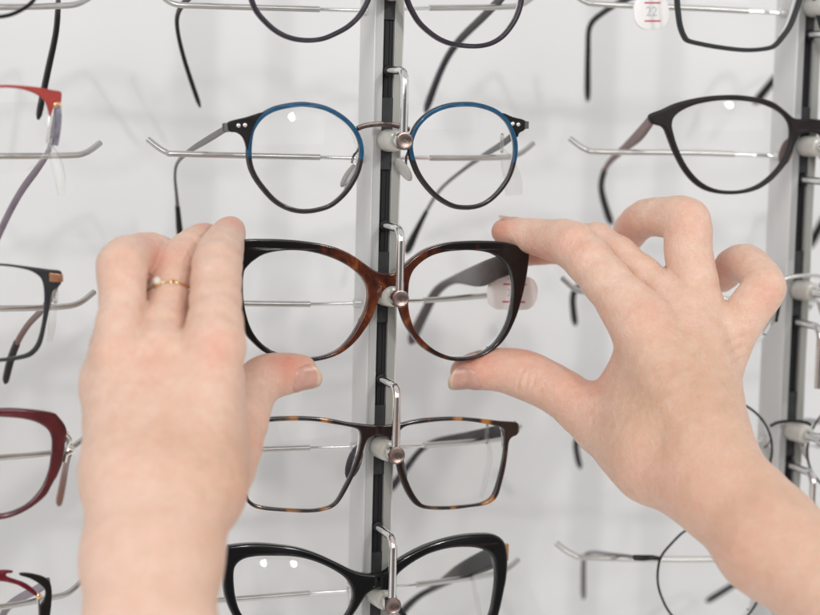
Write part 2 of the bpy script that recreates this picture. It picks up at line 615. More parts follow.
def temple(pts, sizes, mats, parent, tip_from=None, tip_mat=None, n=6, label=None, segs=14):
    """an ear piece: pts world points from hinge to tip, sizes (half thickness, half height) at each"""
    arr = [list(p) + list(s) for p, s in zip(pts, sizes)]
    sm = crom(arr, n, False)
    P3 = [Vector(q[:3]) for q in sm]
    rad = [(max(q[3], 0.0004), max(q[4], 0.0004)) for q in sm]
    # round the end off
    rad[-1] = (rad[-1][0] * 0.45, rad[-1][1] * 0.45)
    rad[-2] = (rad[-2][0] * 0.9, rad[-2][1] * 0.9)
    cut = len(P3) if tip_from is None else max(2, int(tip_from * n))
    V, Fc = tube(P3[:cut + 1], rad[:cut + 1], segs, side=(1, 0.15, 0))
    o = obj('temple', V, Fc, mats, parent, label=label)
    if tip_from is not None:
        k = 1.22
        V, Fc = tube(P3[cut - 1:], [(a * k, b * k) for a, b in rad[cut - 1:]], segs, side=(1, 0.15, 0))
        obj('temple_tip', V, Fc, tip_mat or M['tip'], o)
    return o


def along(px, Ys):
    return [at(u, v, Y) for (u, v), Y in zip(px, Ys)]


# ----------------------------------------------------------------- the wall
WY = 0.165
V, Fc = box((-1.6, WY, -1.4), (1.9, WY + 0.06, 1.5))
wall = obj('wall', V, Fc, M['wall'], smooth=False)
wall['kind'] = 'structure'

# ---------------------------------------------------------- the display posts
GROUP_POST = 'metal display posts of the eyewear rack'


def post(xs, discs, arms, label, lift=0.0, reach=0.0):
    """aluminium upright with a dark slot, hooks with pegs, and side arms.
    xs: X of the slot centre; discs: heights of the pegs; arms: polylines"""
    root = thing('display_post', label, 'display post', (xs, 0.010, -1.0), GROUP_POST)
    w, s, d = 7.2 * MM, 2.7 * MM, 21 * MM
    z0, z1 = -1.0, 1.0
    # body: C-shaped extrusion, rounded corners
    prof = [(-s, 0.0), (-w + 0.9 * MM, 0.0), (-w + 0.25 * MM, 0.25 * MM), (-w, 0.9 * MM), (-w, d - 1.2 * MM), (-w + 1.2 * MM, d),
            (w - 1.2 * MM, d), (w, d - 1.2 * MM), (w, 0.9 * MM), (w - 0.25 * MM, 0.25 * MM), (w - 0.9 * MM, 0.0), (s, 0.0),
            (s, 5 * MM), (-s, 5 * MM)]
    N = len(prof)
    V = [(xs + x, y, z) for z in (z0, z1) for x, y in prof]
    Fc = [(i, (i + 1) % N, N + (i + 1) % N, N + i)[::-1] for i in range(N)] + [tuple(range(N)), tuple(range(N, 2 * N))[::-1]]
    obj('upright', V, [f[::-1] for f in Fc], M['alu'], root, angle=25)
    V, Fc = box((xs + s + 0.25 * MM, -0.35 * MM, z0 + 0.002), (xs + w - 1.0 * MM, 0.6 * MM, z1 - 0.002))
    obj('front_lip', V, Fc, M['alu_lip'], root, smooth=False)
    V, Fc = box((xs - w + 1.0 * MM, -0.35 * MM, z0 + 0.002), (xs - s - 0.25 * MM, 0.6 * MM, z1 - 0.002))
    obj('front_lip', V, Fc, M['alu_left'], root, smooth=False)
    V, Fc = box((xs - s + 0.1 * MM, 2.0 * MM, z0), (xs + s - 0.1 * MM, 4.9 * MM, z1))
    # two fine ribs run down the rubber strip
    for k in (-1, 1):
        b = box((xs + k * 1.1 * MM - 0.3 * MM, 1.5 * MM, z0), (xs + k * 1.1 * MM + 0.3 * MM, 2.3 * MM, z1))
        V, Fc = join((V, Fc), b)
    obj('slot_strip', V, Fc, M['channel'], root, smooth=False)
    for zz in discs:
        # insert behind each peg
        prof = box((xs - s + 0.05 * MM, 0.35 * MM, zz - 13 * MM), (xs + s - 0.05 * MM, 3 * MM, zz + 19 * MM))
        obj('slot_insert', *prof, M['insert'], root, smooth=False)
        # hook: wire leaves the slot, comes forward and drops to the disc
        top = zz + 31 * MM + lift
        yf = -22 * MM
        pts = [Vector((xs, 1.5 * MM, top)), Vector((xs, -8 * MM, top)), Vector((xs, yf + 7 * MM, top - 0.2 * MM))]
        for a in (15, 30, 45, 60, 75, 90):
            pts.append(Vector((xs, yf + 6 * MM - 6 * MM * math.sin(R(a)), top - 6 * MM + 6 * MM * math.cos(R(a)))))
        pts += [Vector((xs, yf, zz + lift + 12 * MM)), Vector((xs, yf, zz + lift + 1 * MM))]
        hk = obj('hook', *tube(pts, 1.85 * MM, 16), M['chrome'], root)
        base = lathe([(0.4 * MM, 0.2 * MM), (2.5 * MM, 0.2 * MM), (2.5 * MM, -1.2 * MM), (1.9 * MM, -1.6 * MM)], 20, (xs, 0, top))
        obj('hook_socket', *[base[0], [f[::-1] for f in base[1]]], M['channel'], hk)
        # peg: cloudy silicone sleeve on the post, chrome neck, end disc
        y = -1
        pr = [(4.3, 0.3), (5.0, -0.6), (5.1, -3), (4.9, -9), (4.6, -13), (3.9, -14.2), (2.6, -14.6)]
        V, Fc = lathe([(r * MM, h * MM) for r, h in pr], 28, (xs, 0, zz))
        pg = obj('peg', V, [f[::-1] for f in Fc], M['silicone'], root)
        pr = [(2.4, -14), (2.4, -18), (3.3, -18.2), (3.4, -20.4)]
        V, Fc = lathe([(r * MM, h * MM - (reach if h < -15 else 0)) for r, h in pr], 24, (xs, 0, zz))
        obj('peg_neck', V, [f[::-1] for f in Fc], M['chrome'], pg)
        pr = [(3.3, -20.2), (3.85, -20.5), (3.95, -21), (3.95, -23.6)]
        V, Fc = lathe([(r * MM, h * MM - reach) for r, h in pr], 32, (xs, 0, zz))
        dc = obj('end_disc', V, [f[::-1] for f in Fc], M['chrome'], pg)
        pr = [(3.95, -23.61), (3.8, -24.0), (3.3, -24.1), (3.1, -23.95), (0.6, -23.9)]
        V, Fc = lathe([(r * MM, h * MM - reach) for r, h in pr], 32, (xs, 0, zz))
        mi = [1] * (len(Fc) - 1) + [1]
        obj('disc_face', V, [f[::-1] for f in Fc], M['disc'], pg)
    for pl in arms:
        root_end = pl[-1]
        sm = [Vector(q) for q in crom([list(p) for p in pl], 8, False)]
        L = [0]
        for a, b in zip(sm, sm[1:]):
            L.append(L[-1] + (b - a).length)
        tot = L[-1]
        # a sleeve covers all but the last 20 mm next to the post
        k = next(i for i, l in enumerate(L) if l > tot - 23 * MM)
        arm = obj('support_arm', *tube(sm[:k + 1], 1.38 * MM, 14), M['steel'], root)
        obj('arm_rod', *tube(sm[k - 1:], 0.95 * MM, 12), M['chrome'], arm)
        d_ = (sm[-2] - sm[-1]).normalized()
        obj('arm_socket', *tube([sm[-1] - d_ * 1 * MM, sm[-1] + d_ * 2.2 * MM, sm[-1] + d_ * 3.0 * MM], [2.3 * MM, 2.3 * MM, 1.6 * MM], 16), M['alu'], arm)
    return root


def arm(px, Ys, post_x, side):
    """px from tip to post; the last point is moved onto the post's flank"""
    pts = [at(u, v, Y) for (u, v), Y in zip(px, Ys)]
    e = pts[-1].copy()
    e.x = post_x + side * 7.2 * MM
    e.y = 12 * MM
    pts[-1] = e
    return pts


XC = at(383, 296).x
XR = at(797.5, 296).x
XL = -XR * 1.0
print('posts', XL, XC, XR)
YD = -24 * MM
dC = [at(402, -14, YD).z, at(399.5, 141, YD).z, at(395.5, 299, YD).z, at(389.5, 456, YD).z, at(385, 607, YD).z]
print('rows', [round(z, 4) for z in dC])
zC = [0.0745 * (2 - i) + (dC[2]) for i in range(-1, 6)]
ya = [0.040, 0.034, 0.030, 0.020, 0.012]
C_l = [[(161, -5), (175, 4), (205, 6), (310, 9), (355, 10)], [(148, 139.5), (166, 152), (185, 154), (310, 157), (352, 158)],
       [(145, 287), (162, 299), (185, 302), (300, 304), (350, 303)], [(140, 440), (160, 450), (185, 452), (300, 448), (345, 447)],
       [(140, 594), (158, 604), (185, 603), (300, 594), (342, 591)]]
C_r = [[(533, -3), (520, 5), (500, 7), (430, 8), (396, 9)], [(533, 143.5), (518, 154.5), (498, 157.5), (430, 158), (396, 157.5)],
       [(526, 279), (512, 290), (490, 295), (430, 300), (396, 301)], [(520, 426), (508, 436), (485, 440.5), (430, 445), (392, 447)],
       [(518, 560), (505, 570), (485, 575.5), (430, 583), (388, 588)]]
armsC = [arm(p, ya, XC, -1) for p in C_l] + [arm(p, ya, XC, 1) for p in C_r]
post(XC, dC, armsC, 'aluminium display post in the middle, between the two hands, its pegs carrying five pairs')

R_l = [[(570, -10), (584, 1), (605, 4.5), (700, 8.5), (762, 12)], [(570, 138.5), (586, 149.5), (605, 152), (700, 153), (768, 156)],
       [(562, 278), (577, 290), (598, 293), (700, 298), (762, 302)], [(562, 421), (577, 432), (598, 435), (700, 439), (758, 442)],
       [(556, 543), (572, 554), (592, 558), (690, 559.5), (755, 558)]]
R_r = [[(950, 3), (935, 13), (915, 14), (850, 13.5), (812, 13)], [(950, 148), (935, 158), (915, 160), (850, 159), (808, 157)],
       [(950, 292), (935, 302), (915, 303), (850, 303), (804, 303)], [(945, 436), (930, 446), (910, 446), (850, 446), (800, 445)],
       [(940, 560), (925, 572), (905, 571), (850, 569), (796, 567)]]
dR = [at(832, 4, YD).z, at(829, 147, YD).z, at(826, 294, YD).z, at(818, 438, YD).z, at(812, 583, YD).z]
print('rowsR', [round(z, 4) for z in dR])
post(XR, dR, [arm(p, ya, XR, -1) for p in R_l] + [arm(p, ya, XR, 1) for p in R_r],
     'aluminium display post near the right edge, behind the bent fingers of the right hand', 23 * MM, 9 * MM)
L_r = [[(92, -4), (77, 4), (55, 6), (0, 7), (-50, 8)], [(100, 143), (85, 153), (65, 155.5), (0, 156), (-50, 157)],
       [(94, 292), (79, 303), (58, 307), (0, 308.5), (-50, 309)], [(86, 437), (70, 448), (50, 453), (0, 457.5), (-50, 461)],
       [(82, 581), (68, 593), (50, 598), (0, 607), (-50, 614)]]
L_l = [[(-300, -6), (-285, 4), (-265, 5), (-150, 7), (-90, 8)], [(-300, 143), (-285, 153), (-265, 155), (-150, 156), (-90, 157)],
       [(-300, 292), (-285, 302), (-265, 304), (-150, 307), (-90, 309)], [(-300, 437), (-285, 447), (-265, 450), (-150, 457), (-90, 461)],
       [(-300, 590), (-285, 600), (-265, 604), (-150, 610), (-90, 614)]]
post(XL, dC, [arm(p, ya, XL, 1) for p in L_r] + [arm(p, ya, XL, -1) for p in L_l],
     'display post just past the left edge, only its steel arms reaching into view')

# --------------------------------------------------------------- the glasses
GG = 'eyeglasses hung on the display posts'


def spectacles(label, xc, zc, Y=-9 * MM, bow=0.9, tilt=0.0):
    fr = Front(Y, xc, bow, tilt, zc)
    root = thing('eyeglasses', label, 'eyeglasses', (xc, Y, zc), GG)
    return root, fr


def mirror(loop, xc):
    return [(2 * xc - x, z) for x, z in loop][::-1]


def hinge(p, parent, m=None, h=4 * MM, w=1.6 * MM, d=5 * MM):
    V, Fc = lathe([(w * 0.6, -h / 2), (w, -h / 2 + 0.3 * MM), (w, h / 2 - 0.3 * MM), (w * 0.6, h / 2)], 12, p, 'Z')
    b = box((p.x - w * 0.7, p.y - d * 0.7, p.z - h * 0.42), (p.x + w * 0.7, p.y + d * 0.5, p.z + h * 0.42))
    return obj('hinge', *join((V, Fc), b), m or M['gunmetal'], parent)


def nose_pad(p, parent, lean, size=(1.4 * MM, 4.0 * MM, 6.6 * MM), mat=None):
    """oval pad; lean (about Y, about Z) in degrees"""
    V, Fc = [], []
    n, k = 16, 8
    e = Euler((0, R(lean[0]), R(lean[1])))
    mt = e.to_matrix()
    for i in range(k + 1):
        th = math.pi * i / k
        for j in range(n):
            ph = 2 * math.pi * j / n
            q = Vector((math.cos(ph) * math.sin(th) * size[0], math.sin(ph) * math.sin(th) * size[1], math.cos(th) * size[2]))
            V.append(p + mt @ q)
    for i in range(k):
        for j in range(n):
            l = (j + 1) % n
            Fc.append((i * n + j, (i + 1) * n + j, (i + 1) * n + l, i * n + l))
    return obj('nose_pad', V, Fc, mat or M['pad'], parent)


# ---- middle post, second row: the held pair
root, fr = spectacles('dark tortoiseshell cat-eye glasses held by both hands', XC, dC[2], -10 * MM, 0.75)
OUT = [(240.5, 240.5), (250, 238.9), (262, 238.8), (278, 239), (294, 240), (308, 241.6), (320, 243.5), (334, 247), (346, 252), (356, 258), (365, 264.5),
       (372, 269.3), (379, 272.3), (386, 273.2), (392, 272.8), (398.5, 270), (405, 264), (413, 257), (424, 249.5), (436, 245), (450, 242), (465, 240.8),
       (480, 240.5), (495, 241), (507, 242.5), (516, 245.5), (522, 248.6), (527, 252), (527.3, 258), (526.5, 266), (525, 276), (522.5, 289), (519, 303),
       (516, 313), (512, 323), (507, 333), (501, 341.5), (494, 348), (484, 354.3), (472, 358.8), (462, 360.8), (452, 360.5), (441, 358), (430, 353),
       (419, 345), (411, 335), (405, 325), (401, 315), (397.5, 303), (394, 294), (388, 288.5), (381.5, 291), (377, 301), (373, 312), (369.5, 320),
       (364, 328.5), (357, 338), (348, 347), (338, 353.8), (326, 358.3), (314, 360.8), (303, 361.2), (290, 360), (275, 356.8), (263, 351.5), (253, 343),
       (244.5, 333), (239.8, 318), (237.2, 300), (236.3, 280), (236.3, 265), (237.8, 250)]
INL = [(243, 272), (247, 265.5), (253, 260), (262, 254.5), (273, 251.5), (286, 250), (300, 250.3), (314, 252.5), (328, 256.5), (340, 261.5), (351, 268),
       (359, 275), (364.5, 282.5), (367, 291), (366.5, 301), (363.5, 312), (358, 323.5), (351, 335.5), (341.5, 346.3), (332, 352.3), (320, 356), (308, 357.4),
       (295, 356.5), (280, 353.3), (267, 347.7), (257, 339), (250, 328), (245.5, 315), (243, 302), (242, 288)]
INR = [(407, 292), (408, 281), (411, 272), (416, 265.5), (424, 259), (433, 254.5), (445, 251.5), (458, 250.2), (470, 250), (482, 251.3), (492, 254),
       (500.5, 259), (507, 266), (510.8, 275), (512.3, 286), (511.8, 300), (509.6, 313), (505.5, 325), (500, 335), (493, 344.3), (484, 351), (474, 355),
       (462, 356.8), (449, 356), (434.5, 350), (422.5, 340.5), (413.5, 329), (409, 317), (407, 305)]
lo, li, lr = fr.outline(OUT), fr.outline(INL), fr.outline(INR)
plate('frame_front', [lo, li, lr], 4.6 * MM, fr, M['tortoise_held'], root, 0.62 * MM)
lens(li, fr, root, 0.6 * MM, tilt=(0, -0.03))
lens(lr, fr, root, 0.6 * MM, tilt=(0, -0.03))
pr_ = [(516, 262), (497, 268), (480, 275), (455, 279.5), (437, 291), (424, 314), (410, 343)]
t = temple(along(pr_, [-2 * MM, 6 * MM, 20 * MM, 60 * MM, 82 * MM, 92 * MM, 104 * MM]),
           [(1.4 * MM, 5.0 * MM), (1.5 * MM, 5.4 * MM), (1.5 * MM, 5.6 * MM), (1.6 * MM, 2.2 * MM), (1.7 * MM, 2.3 * MM), (1.9 * MM, 2.6 * MM), (1.9 * MM, 3.2 * MM)],
           M['temple_held'], root)
hinge(fr.pt(519, 262, 4 * MM), root)
pl_ = [(236, 256), (224, 261), (200, 268), (180, 285), (172, 310), (168, 335)]
temple(along(pl_, [-2 * MM, 6 * MM, 60 * MM, 84 * MM, 94 * MM, 104 * MM]),
       [(1.4 * MM, 5.5 * MM), (1.5 * MM, 6.0 * MM), (1.6 * MM, 2.6 * MM), (1.7 * MM, 2.3 * MM), (1.9 * MM, 2.6 * MM), (1.9 * MM, 3.2 * MM)], M['temple_held'], root)

# ---- middle post, first full row: blue and black round pair
root, fr = spectacles('round glasses with blue upper rims and black lower rims, riveted corners', XC, dC[1], -9 * MM, 0.7)
RL = [(246.6, 157), (248, 135), (253, 123), (262, 113), (276, 106), (296, 102.3), (310, 102.6), (326, 106), (340, 113), (352, 123), (360, 135), (363.6, 149),
      (362.4, 163), (358, 177), (348, 193), (334, 206), (320, 211.6), (304, 213.6), (289, 211), (274, 203), (260, 188), (250.5, 173)]
RR = [(408, 147), (411, 133), (418, 121), (430, 110.6), (446, 104), (464, 102), (480, 103.4), (496, 109), (508, 119), (515, 133), (517.4, 147), (516, 161),
      (511, 177), (502, 191), (490, 202.5), (478, 208.2), (464, 209.6), (450, 207), (434, 197), (420, 181), (412, 165)]


def two_tone(zsplit):
    m, nt, bs, out = new_mat('blue over black enamel')
    tc = nt.nodes.new('ShaderNodeTexCoord')
    sp = nt.nodes.new('ShaderNodeSeparateXYZ')
    nt.links.new(tc.outputs['Object'], sp.inputs[0])
    cr = nt.nodes.new('ShaderNodeMapRange')
    cr.inputs['From Min'].default_value = zsplit - 0.0004
    cr.inputs['From Max'].default_value = zsplit + 0.0004
    nt.links.new(sp.outputs['Z'], cr.inputs['Value'])
    n = noise_of(nt, 260, 4)
    b = ramp(nt, n.outputs['Fac'], [(0.3, (0.003, 0.045, 0.11)), (0.7, (0.006, 0.085, 0.175))])
    k = ramp(nt, n.outputs['Fac'], [(0.3, (0.010, 0.008, 0.007)), (0.7, (0.022, 0.016, 0.014))])
    mx = nt.nodes.new('ShaderNodeMix'); mx.data_type = 'RGBA'
    nt.links.new(cr.outputs[0], mx.inputs['Factor'])
    nt.links.new(k.outputs[0], mx.inputs['A']); nt.links.new(b.outputs[0], mx.inputs['B'])
    nt.links.new(mx.outputs['Result'], bs.inputs['Base Color'])
    bs.inputs['Roughness'].default_value = 0.24
    bs.inputs['Coat Weight'].default_value = 0.3
    n2 = noise_of(nt, 900, 2)
    bump(nt, bs, n2.outputs['Fac'], 0.05, 0.0003)
    return m


M['two_tone'] = two_tone(fr.pt(300, 158).z - dC[1])
for px in (RL, RR):
    o_ = fr.outline(px)
    i_ = inset(o_, 2.05 * MM)
    plate('rim', [inset(o_, 0.12 * MM), i_], 2.6 * MM, fr, M['two_tone'], root, 0.5 * MM)
    obj('rim_wire', *tube([Vector((x, fr.y(x, z) + 0.75 * MM, z)) for x, z in inset(o_, 0.35 * MM)], 0.5 * MM, 8, True, flat=2.0, side=(0, 1, 0)), M['black_satin'], root)
    lens(i_, fr, root, 0.4 * MM, dot=(292, 117, 0) if px is RL else None)
EL = [(263, 112), (246, 117), (228.5, 121.5), (227.2, 126), (229, 131.6), (236, 132.6), (241.5, 136.5), (244.6, 143), (246.5, 150), (249, 140), (252, 129), (257, 119.5)]
plate('end_piece', [fr.outline(EL, 3)], 2.2 * MM, fr, M['black_satin'], root, 0.5 * MM, -0.5 * MM)
ER = [(502, 113), (512, 117), (523.2, 120), (524, 125), (523.4, 130), (518.4, 133), (516.6, 137), (514, 131), (510, 122)]
plate('end_piece', [fr.outline(ER, 3)], 2.2 * MM, fr, M['black_satin'], root, 0.5 * MM, -0.5 * MM)
for u, v in ((238.4, 125.4), (245, 125.0), (512.6, 123.6), (518.2, 124.4)):
    p = fr.pt(u, v, -1.5 * MM)
    V, Fc = lathe([(1.05 * MM, 0.3 * MM), (1.05 * MM, -0.2 * MM), (0.8 * MM, -0.55 * MM), (0.3 * MM, -0.72 * MM)], 16, p)
    obj('rivet', V, [f[::-1] for f in Fc], M['silver'], root)
bp = [(357.5, 128.5), (364, 126), (374, 124.4), (386, 124.2), (397, 125.8), (409, 129.5)]
obj('bridge', *tube([Vector(q) for q in crom([list(fr.pt(u, v, -0.5 * MM)) for u, v in bp], 4, False)], 1.15 * MM, 10, flat=1.2), M['bronze'], root)
for pts_, pd, ln in ((((361.5, 140), (358, 150), (353.5, 156), (352, 163)), (349, 175), (34, 8)), (((409, 150), (406.5, 156), (406, 161), (406, 165)), (403.5, 169.5), (-38, 22))):
    q = [fr.pt(u, v, d) for (u, v), d in zip(pts_, (1 * MM, 3.5 * MM, 5 * MM, 4.5 * MM))]
    obj('pad_arm', *tube([Vector(a) for a in crom([list(a) for a in q], 4, False)], 0.55 * MM, 8), M['gunmetal'], root)
    nose_pad(fr.pt(*pd, 5.6 * MM), root, ln)
hinge(fr.pt(226, 127.5, 2.5 * MM), root)
hinge(fr.pt(523.5, 125, 3 * MM), root)
temple(along([(225, 129), (207, 140), (191, 150), (178, 162), (175, 176), (177, 200), (180, 238)], [-3 * MM, 28 * MM, 58 * MM, 84 * MM, 92 * MM, 98 * MM, 106 * MM]),
       [(0.6 * MM, 1.5 * MM), (0.6 * MM, 1.6 * MM), (0.6 * MM, 1.3 * MM), (0.65 * MM, 0.9 * MM), (0.65 * MM, 0.75 * MM), (0.8 * MM, 1.0 * MM), (1.3 * MM, 2.0 * MM)],
       M['gunmetal'], root, 5.35)
temple(along([(520, 128), (505, 142), (483, 156), (463, 170), (440, 190), (424, 216), (406, 253)], [-2 * MM, 18 * MM, 50 * MM, 74 * MM, 90 * MM, 98 * MM, 108 * MM]),
       [(0.6 * MM, 1.6 * MM), (0.6 * MM, 1.7 * MM), (0.6 * MM, 1.3 * MM), (0.65 * MM, 0.9 * MM), (0.65 * MM, 0.8 * MM), (0.8 * MM, 1.0 * MM), (1.4 * MM, 2.3 * MM)],
       M['gunmetal'], root, 5.15)

# ---- middle post, third row: thin amber tortoise rectangles
root, fr = spectacles('thin rectangular black and amber tortoiseshell glasses under the held pair', XC, dC[3], -9 * MM, 0.7)
OUT = [(237, 425), (246, 421), (258, 418.5), (275, 416.5), (295, 416), (312, 416.5), (330, 418.5), (345, 421.5), (360, 423.5), (372, 424.5), (386, 424.5), (398, 423.3),
       (410, 420.5), (425, 418), (441, 416.8), (455, 416.5), (470, 417.5), (485, 419), (500, 420.8), (512, 421.5), (517, 422.8), (517.6, 428), (516.5, 434), (511, 437), (508, 442),
       (506.5, 455), (504, 470), (500, 486), (497, 495), (492, 501), (484, 504.7), (470, 506.7), (455, 508.7), (440, 509.4), (425, 508.5), (416, 505.5), (410, 499.5),
       (404, 489), (399, 475), (396, 462), (393.5, 450), (390, 440), (383, 435.5), (375, 435.3), (367.5, 438.5), (363.5, 447), (360, 460), (352, 478), (342, 496.5), (334, 506),
       (322, 510.6), (306, 512.2), (280, 511), (260, 509), (250, 505), (244.5, 498), (240.5, 485), (237.5, 460), (235.5, 445), (232, 438), (230, 431)]
INL = [(241, 432), (246, 426.5), (258, 423), (275, 421), (295, 420.3), (315, 421), (332, 423.5), (348, 426.3), (357, 429), (360.3, 435), (359.5, 445), (356.5, 457), (350, 473.5),
       (342, 489.5), (336, 500), (329, 505.5), (318, 508.2), (306, 509), (280, 507.8), (260, 505.3), (251.5, 501.5), (247.5, 496), (244, 480), (241.5, 460), (240.3, 445)]
INR = [(398.3, 437), (399.3, 430.5), (406, 425.6), (420, 423), (440, 420.8), (460, 420.4), (476, 422), (492, 425), (501, 427.8), (504, 434), (503.4, 452), (500, 470), (495, 488),
       (490, 497.5), (480, 502.7), (460, 505.4), (440, 506.3), (425, 505), (417.5, 499.5), (410.5, 488), (403.5, 470), (399.8, 452)]
lo, li, lr = fr.outline(OUT), fr.outline(INL), fr.outline(INR)
plate('frame_front', [lo, li, lr], 3.2 * MM, fr, M['tortoise_thin'], root, 0.6 * MM)
lens(li, fr, root, 0.4 * MM, tilt=(0, 0.12))
lens(lr, fr, root, 0.4 * MM, tilt=(0, 0.12))
for u, v, ln in ((354, 462, (26, 32)), (400, 462, (-22, -32))):
    nose_pad(fr.pt(u, v, 5.2 * MM), root, ln, (1.6 * MM, 4.2 * MM, 8.5 * MM), M['plum'])
hinge(fr.pt(514, 428, 4 * MM), root)
temple(along([(515, 427), (500, 431), (470, 436.5), (438, 441), (421, 450), (405, 470), (390, 490)], [-4 * MM, 12 * MM, 40 * MM, 72 * MM, 86 * MM, 95 * MM, 104 * MM]),
       [(1.1 * MM, 2.8 * MM), (1.1 * MM, 3.0 * MM), (1.1 * MM, 2.6 * MM), (1.1 * MM, 1.6 * MM), (1.2 * MM, 1.4 * MM), (1.3 * MM, 1.7 * MM), (1.5 * MM, 2.3 * MM)], M['plum'], root)
temple(along([(237, 431), (218, 436), (190, 444), (172, 455), (166, 480), (164, 500)], [-4 * MM, 25 * MM, 68 * MM, 86 * MM, 96 * MM, 104 * MM]),
       [(1.1 * MM, 2.8 * MM), (1.1 * MM, 2.6 * MM), (1.1 * MM, 1.6 * MM), (1.2 * MM, 1.4 * MM), (1.3 * MM, 1.7 * MM), (1.5 * MM, 2.3 * MM)], M['plum'], root)

# ---- middle post, bottom row: glossy black cat-eye
root, fr = spectacles('glossy black thick cat-eye glasses at the bottom of the middle post', XC, dC[4], -10 * MM, 0.7)
OUT = [(227, 547), (232, 544.6), (250, 543), (270, 543.6), (296, 547), (316, 553), (336, 562), (352, 569.8), (364, 572.8), (378, 573), (386, 570), (391, 565.5), (400, 558), (420, 547),
       (438, 540.4), (458, 535.4), (476, 533.4), (490, 533.4), (498.5, 536.5), (504, 544), (506, 558), (505, 576), (502, 592), (498, 610), (494, 622), (486, 634), (470, 641), (450, 643),
       (430, 640), (412, 630), (400, 616), (392, 602), (386, 592), (376, 588), (367, 592), (361, 600), (356, 608), (348, 619), (338, 630), (324, 639), (305, 643.5), (280, 643.5), (258, 638),
       (244, 630), (234, 618), (227.5, 605), (223.7, 592), (222.7, 578), (223.5, 562)]
INL = [(233, 570), (236, 563), (243, 558), (255, 555.5), (270, 555), (290, 555.5), (305, 558), (320, 563), (334, 570), (345, 578), (351, 588), (352, 598), (349, 608), (343, 618), (333, 628),
       (318, 635), (300, 638), (280, 637), (262, 632), (249, 623), (240, 612), (235, 598), (233, 583)]
INR = [(393, 584), (394, 577.5), (400, 570), (414, 560), (430, 552), (450, 547), (470, 546.4), (482, 549), (490, 554), (493.5, 562), (495, 578), (493, 596), (490, 612), (485, 622), (474, 632),
       (455, 637), (435, 634), (418, 626), (405, 613), (397, 600)]
lo, li, lr = fr.outline(OUT), fr.outline(INL), fr.outline(INR)
plate('frame_front', [lo, li, lr], 5.0 * MM, fr, M['black'], root, 1.0 * MM)
lens(li, fr, root, 0.6 * MM, dot=(296, 564.5, 0))
lens(lr, fr, root, 0.6 * MM)
p = fr.pt(506, 552, 1.5 * MM)
V, Fc = box((p.x - 2 * MM, p.y - 1.0 * MM, p.z - 4 * MM), (p.x + 0.9 * MM, p.y + 2 * MM, p.z + 4 * MM))
obj('end_plate', V, Fc, M['gold'], root, smooth=False)
hinge(fr.pt(502, 556, 4 * MM), root)
temple(along([(500, 555), (487, 560), (458, 573), (436, 587), (418, 597), (402, 613), (388, 640)], [-3 * MM, 12 * MM, 40 * MM, 70 * MM, 84 * MM, 94 * MM, 106 * MM]),
       [(1.4 * MM, 4.5 * MM), (1.5 * MM, 5.2 * MM), (1.5 * MM, 3.8 * MM), (1.5 * MM, 1.7 * MM), (1.5 * MM, 1.5 * MM), (1.6 * MM, 2.0 * MM), (1.6 * MM, 2.6 * MM)], M['black'], root)
temple(along([(228, 560), (205, 568), (176, 580), (160, 592), (152, 612), (150, 640)], [-3 * MM, 25 * MM, 66 * MM, 84 * MM, 95 * MM, 106 * MM]),
       [(1.4 * MM, 4.5 * MM), (1.5 * MM, 4.6 * MM), (1.5 * MM, 1.8 * MM), (1.5 * MM, 1.5 * MM), (1.6 * MM, 2.0 * MM), (1.6 * MM, 2.6 * MM)], M['black'], root)

# ---- middle post, top row: dark plum round pair, cut by the top edge
root, fr = spectacles('dark plum round glasses cut off by the top edge, on the middle post', XC, dC[0], -9 * MM, 0.7)
RL = [(249, 0), (254, 12), (264, 24), (276, 34), (290, 40.4), (306, 42.8), (322, 41.4), (336, 36), (350, 28), (362, 16), (370.4, 0), (373, -16), (370, -34), (361, -50), (345, -62),
      (320, -68), (300, -68), (275, -61), (258, -47), (249, -30), (246.5, -14)]
RR = [(405, 0), (411, 14), (419, 26), (433, 38), (447, 45), (463, 48), (479, 48.4), (493, 45), (505, 37), (515, 24), (520.5, 12), (523.5, -2), (523, -20), (518, -38), (505, -54),
      (485, -64), (465, -67), (440, -63), (420, -52), (408, -36), (403, -18)]
for px in (RL, RR):
    o_ = fr.outline(px)
    i_ = inset(o_, 2.1 * MM)
    plate('rim', [o_, i_], 3.2 * MM, fr, M['plum'], root, 0.7 * MM)
    lens(i_, fr, root, 0.4 * MM)
obj('bridge', *tube([Vector(q) for q in crom([list(fr.pt(u, v)) for u, v in ((370, -28), (380, -34), (392, -34), (406, -27))], 5, False)], 1.3 * MM, 10, flat=1.2), M['plum'], root)
temple(along([(240, -38), (215, -22), (189, -2), (178.5, 12), (177.5, 30), (185, 62), (200, 107)], [-3 * MM, 24 * MM, 64 * MM, 82 * MM, 90 * MM, 98 * MM, 108 * MM]),
       [(0.8 * MM, 2.0 * MM), (0.8 * MM, 1.8 * MM), (0.8 * MM, 1.7 * MM), (0.9 * MM, 1.5 * MM), (0.9 * MM, 1.4 * MM), (1.0 * MM, 1.3 * MM), (1.1 * MM, 1.6 * MM)], M['tip'], root)
temple(along([(527, -38), (508, -10), (486, 14), (458, 42), (442, 68), (425, 112)], [-3 * MM, 22 * MM, 48 * MM, 80 * MM, 92 * MM, 106 * MM]),
       [(0.8 * MM, 2.4 * MM), (0.8 * MM, 2.4 * MM), (0.9 * MM, 2.3 * MM), (1.0 * MM, 2.2 * MM), (1.1 * MM, 2.1 * MM), (1.3 * MM, 2.6 * MM)], M['plum'], root)
for u, v in ((243, -38), (525, -38)):
    hinge(fr.pt(u, v, 1.5 * MM), root)

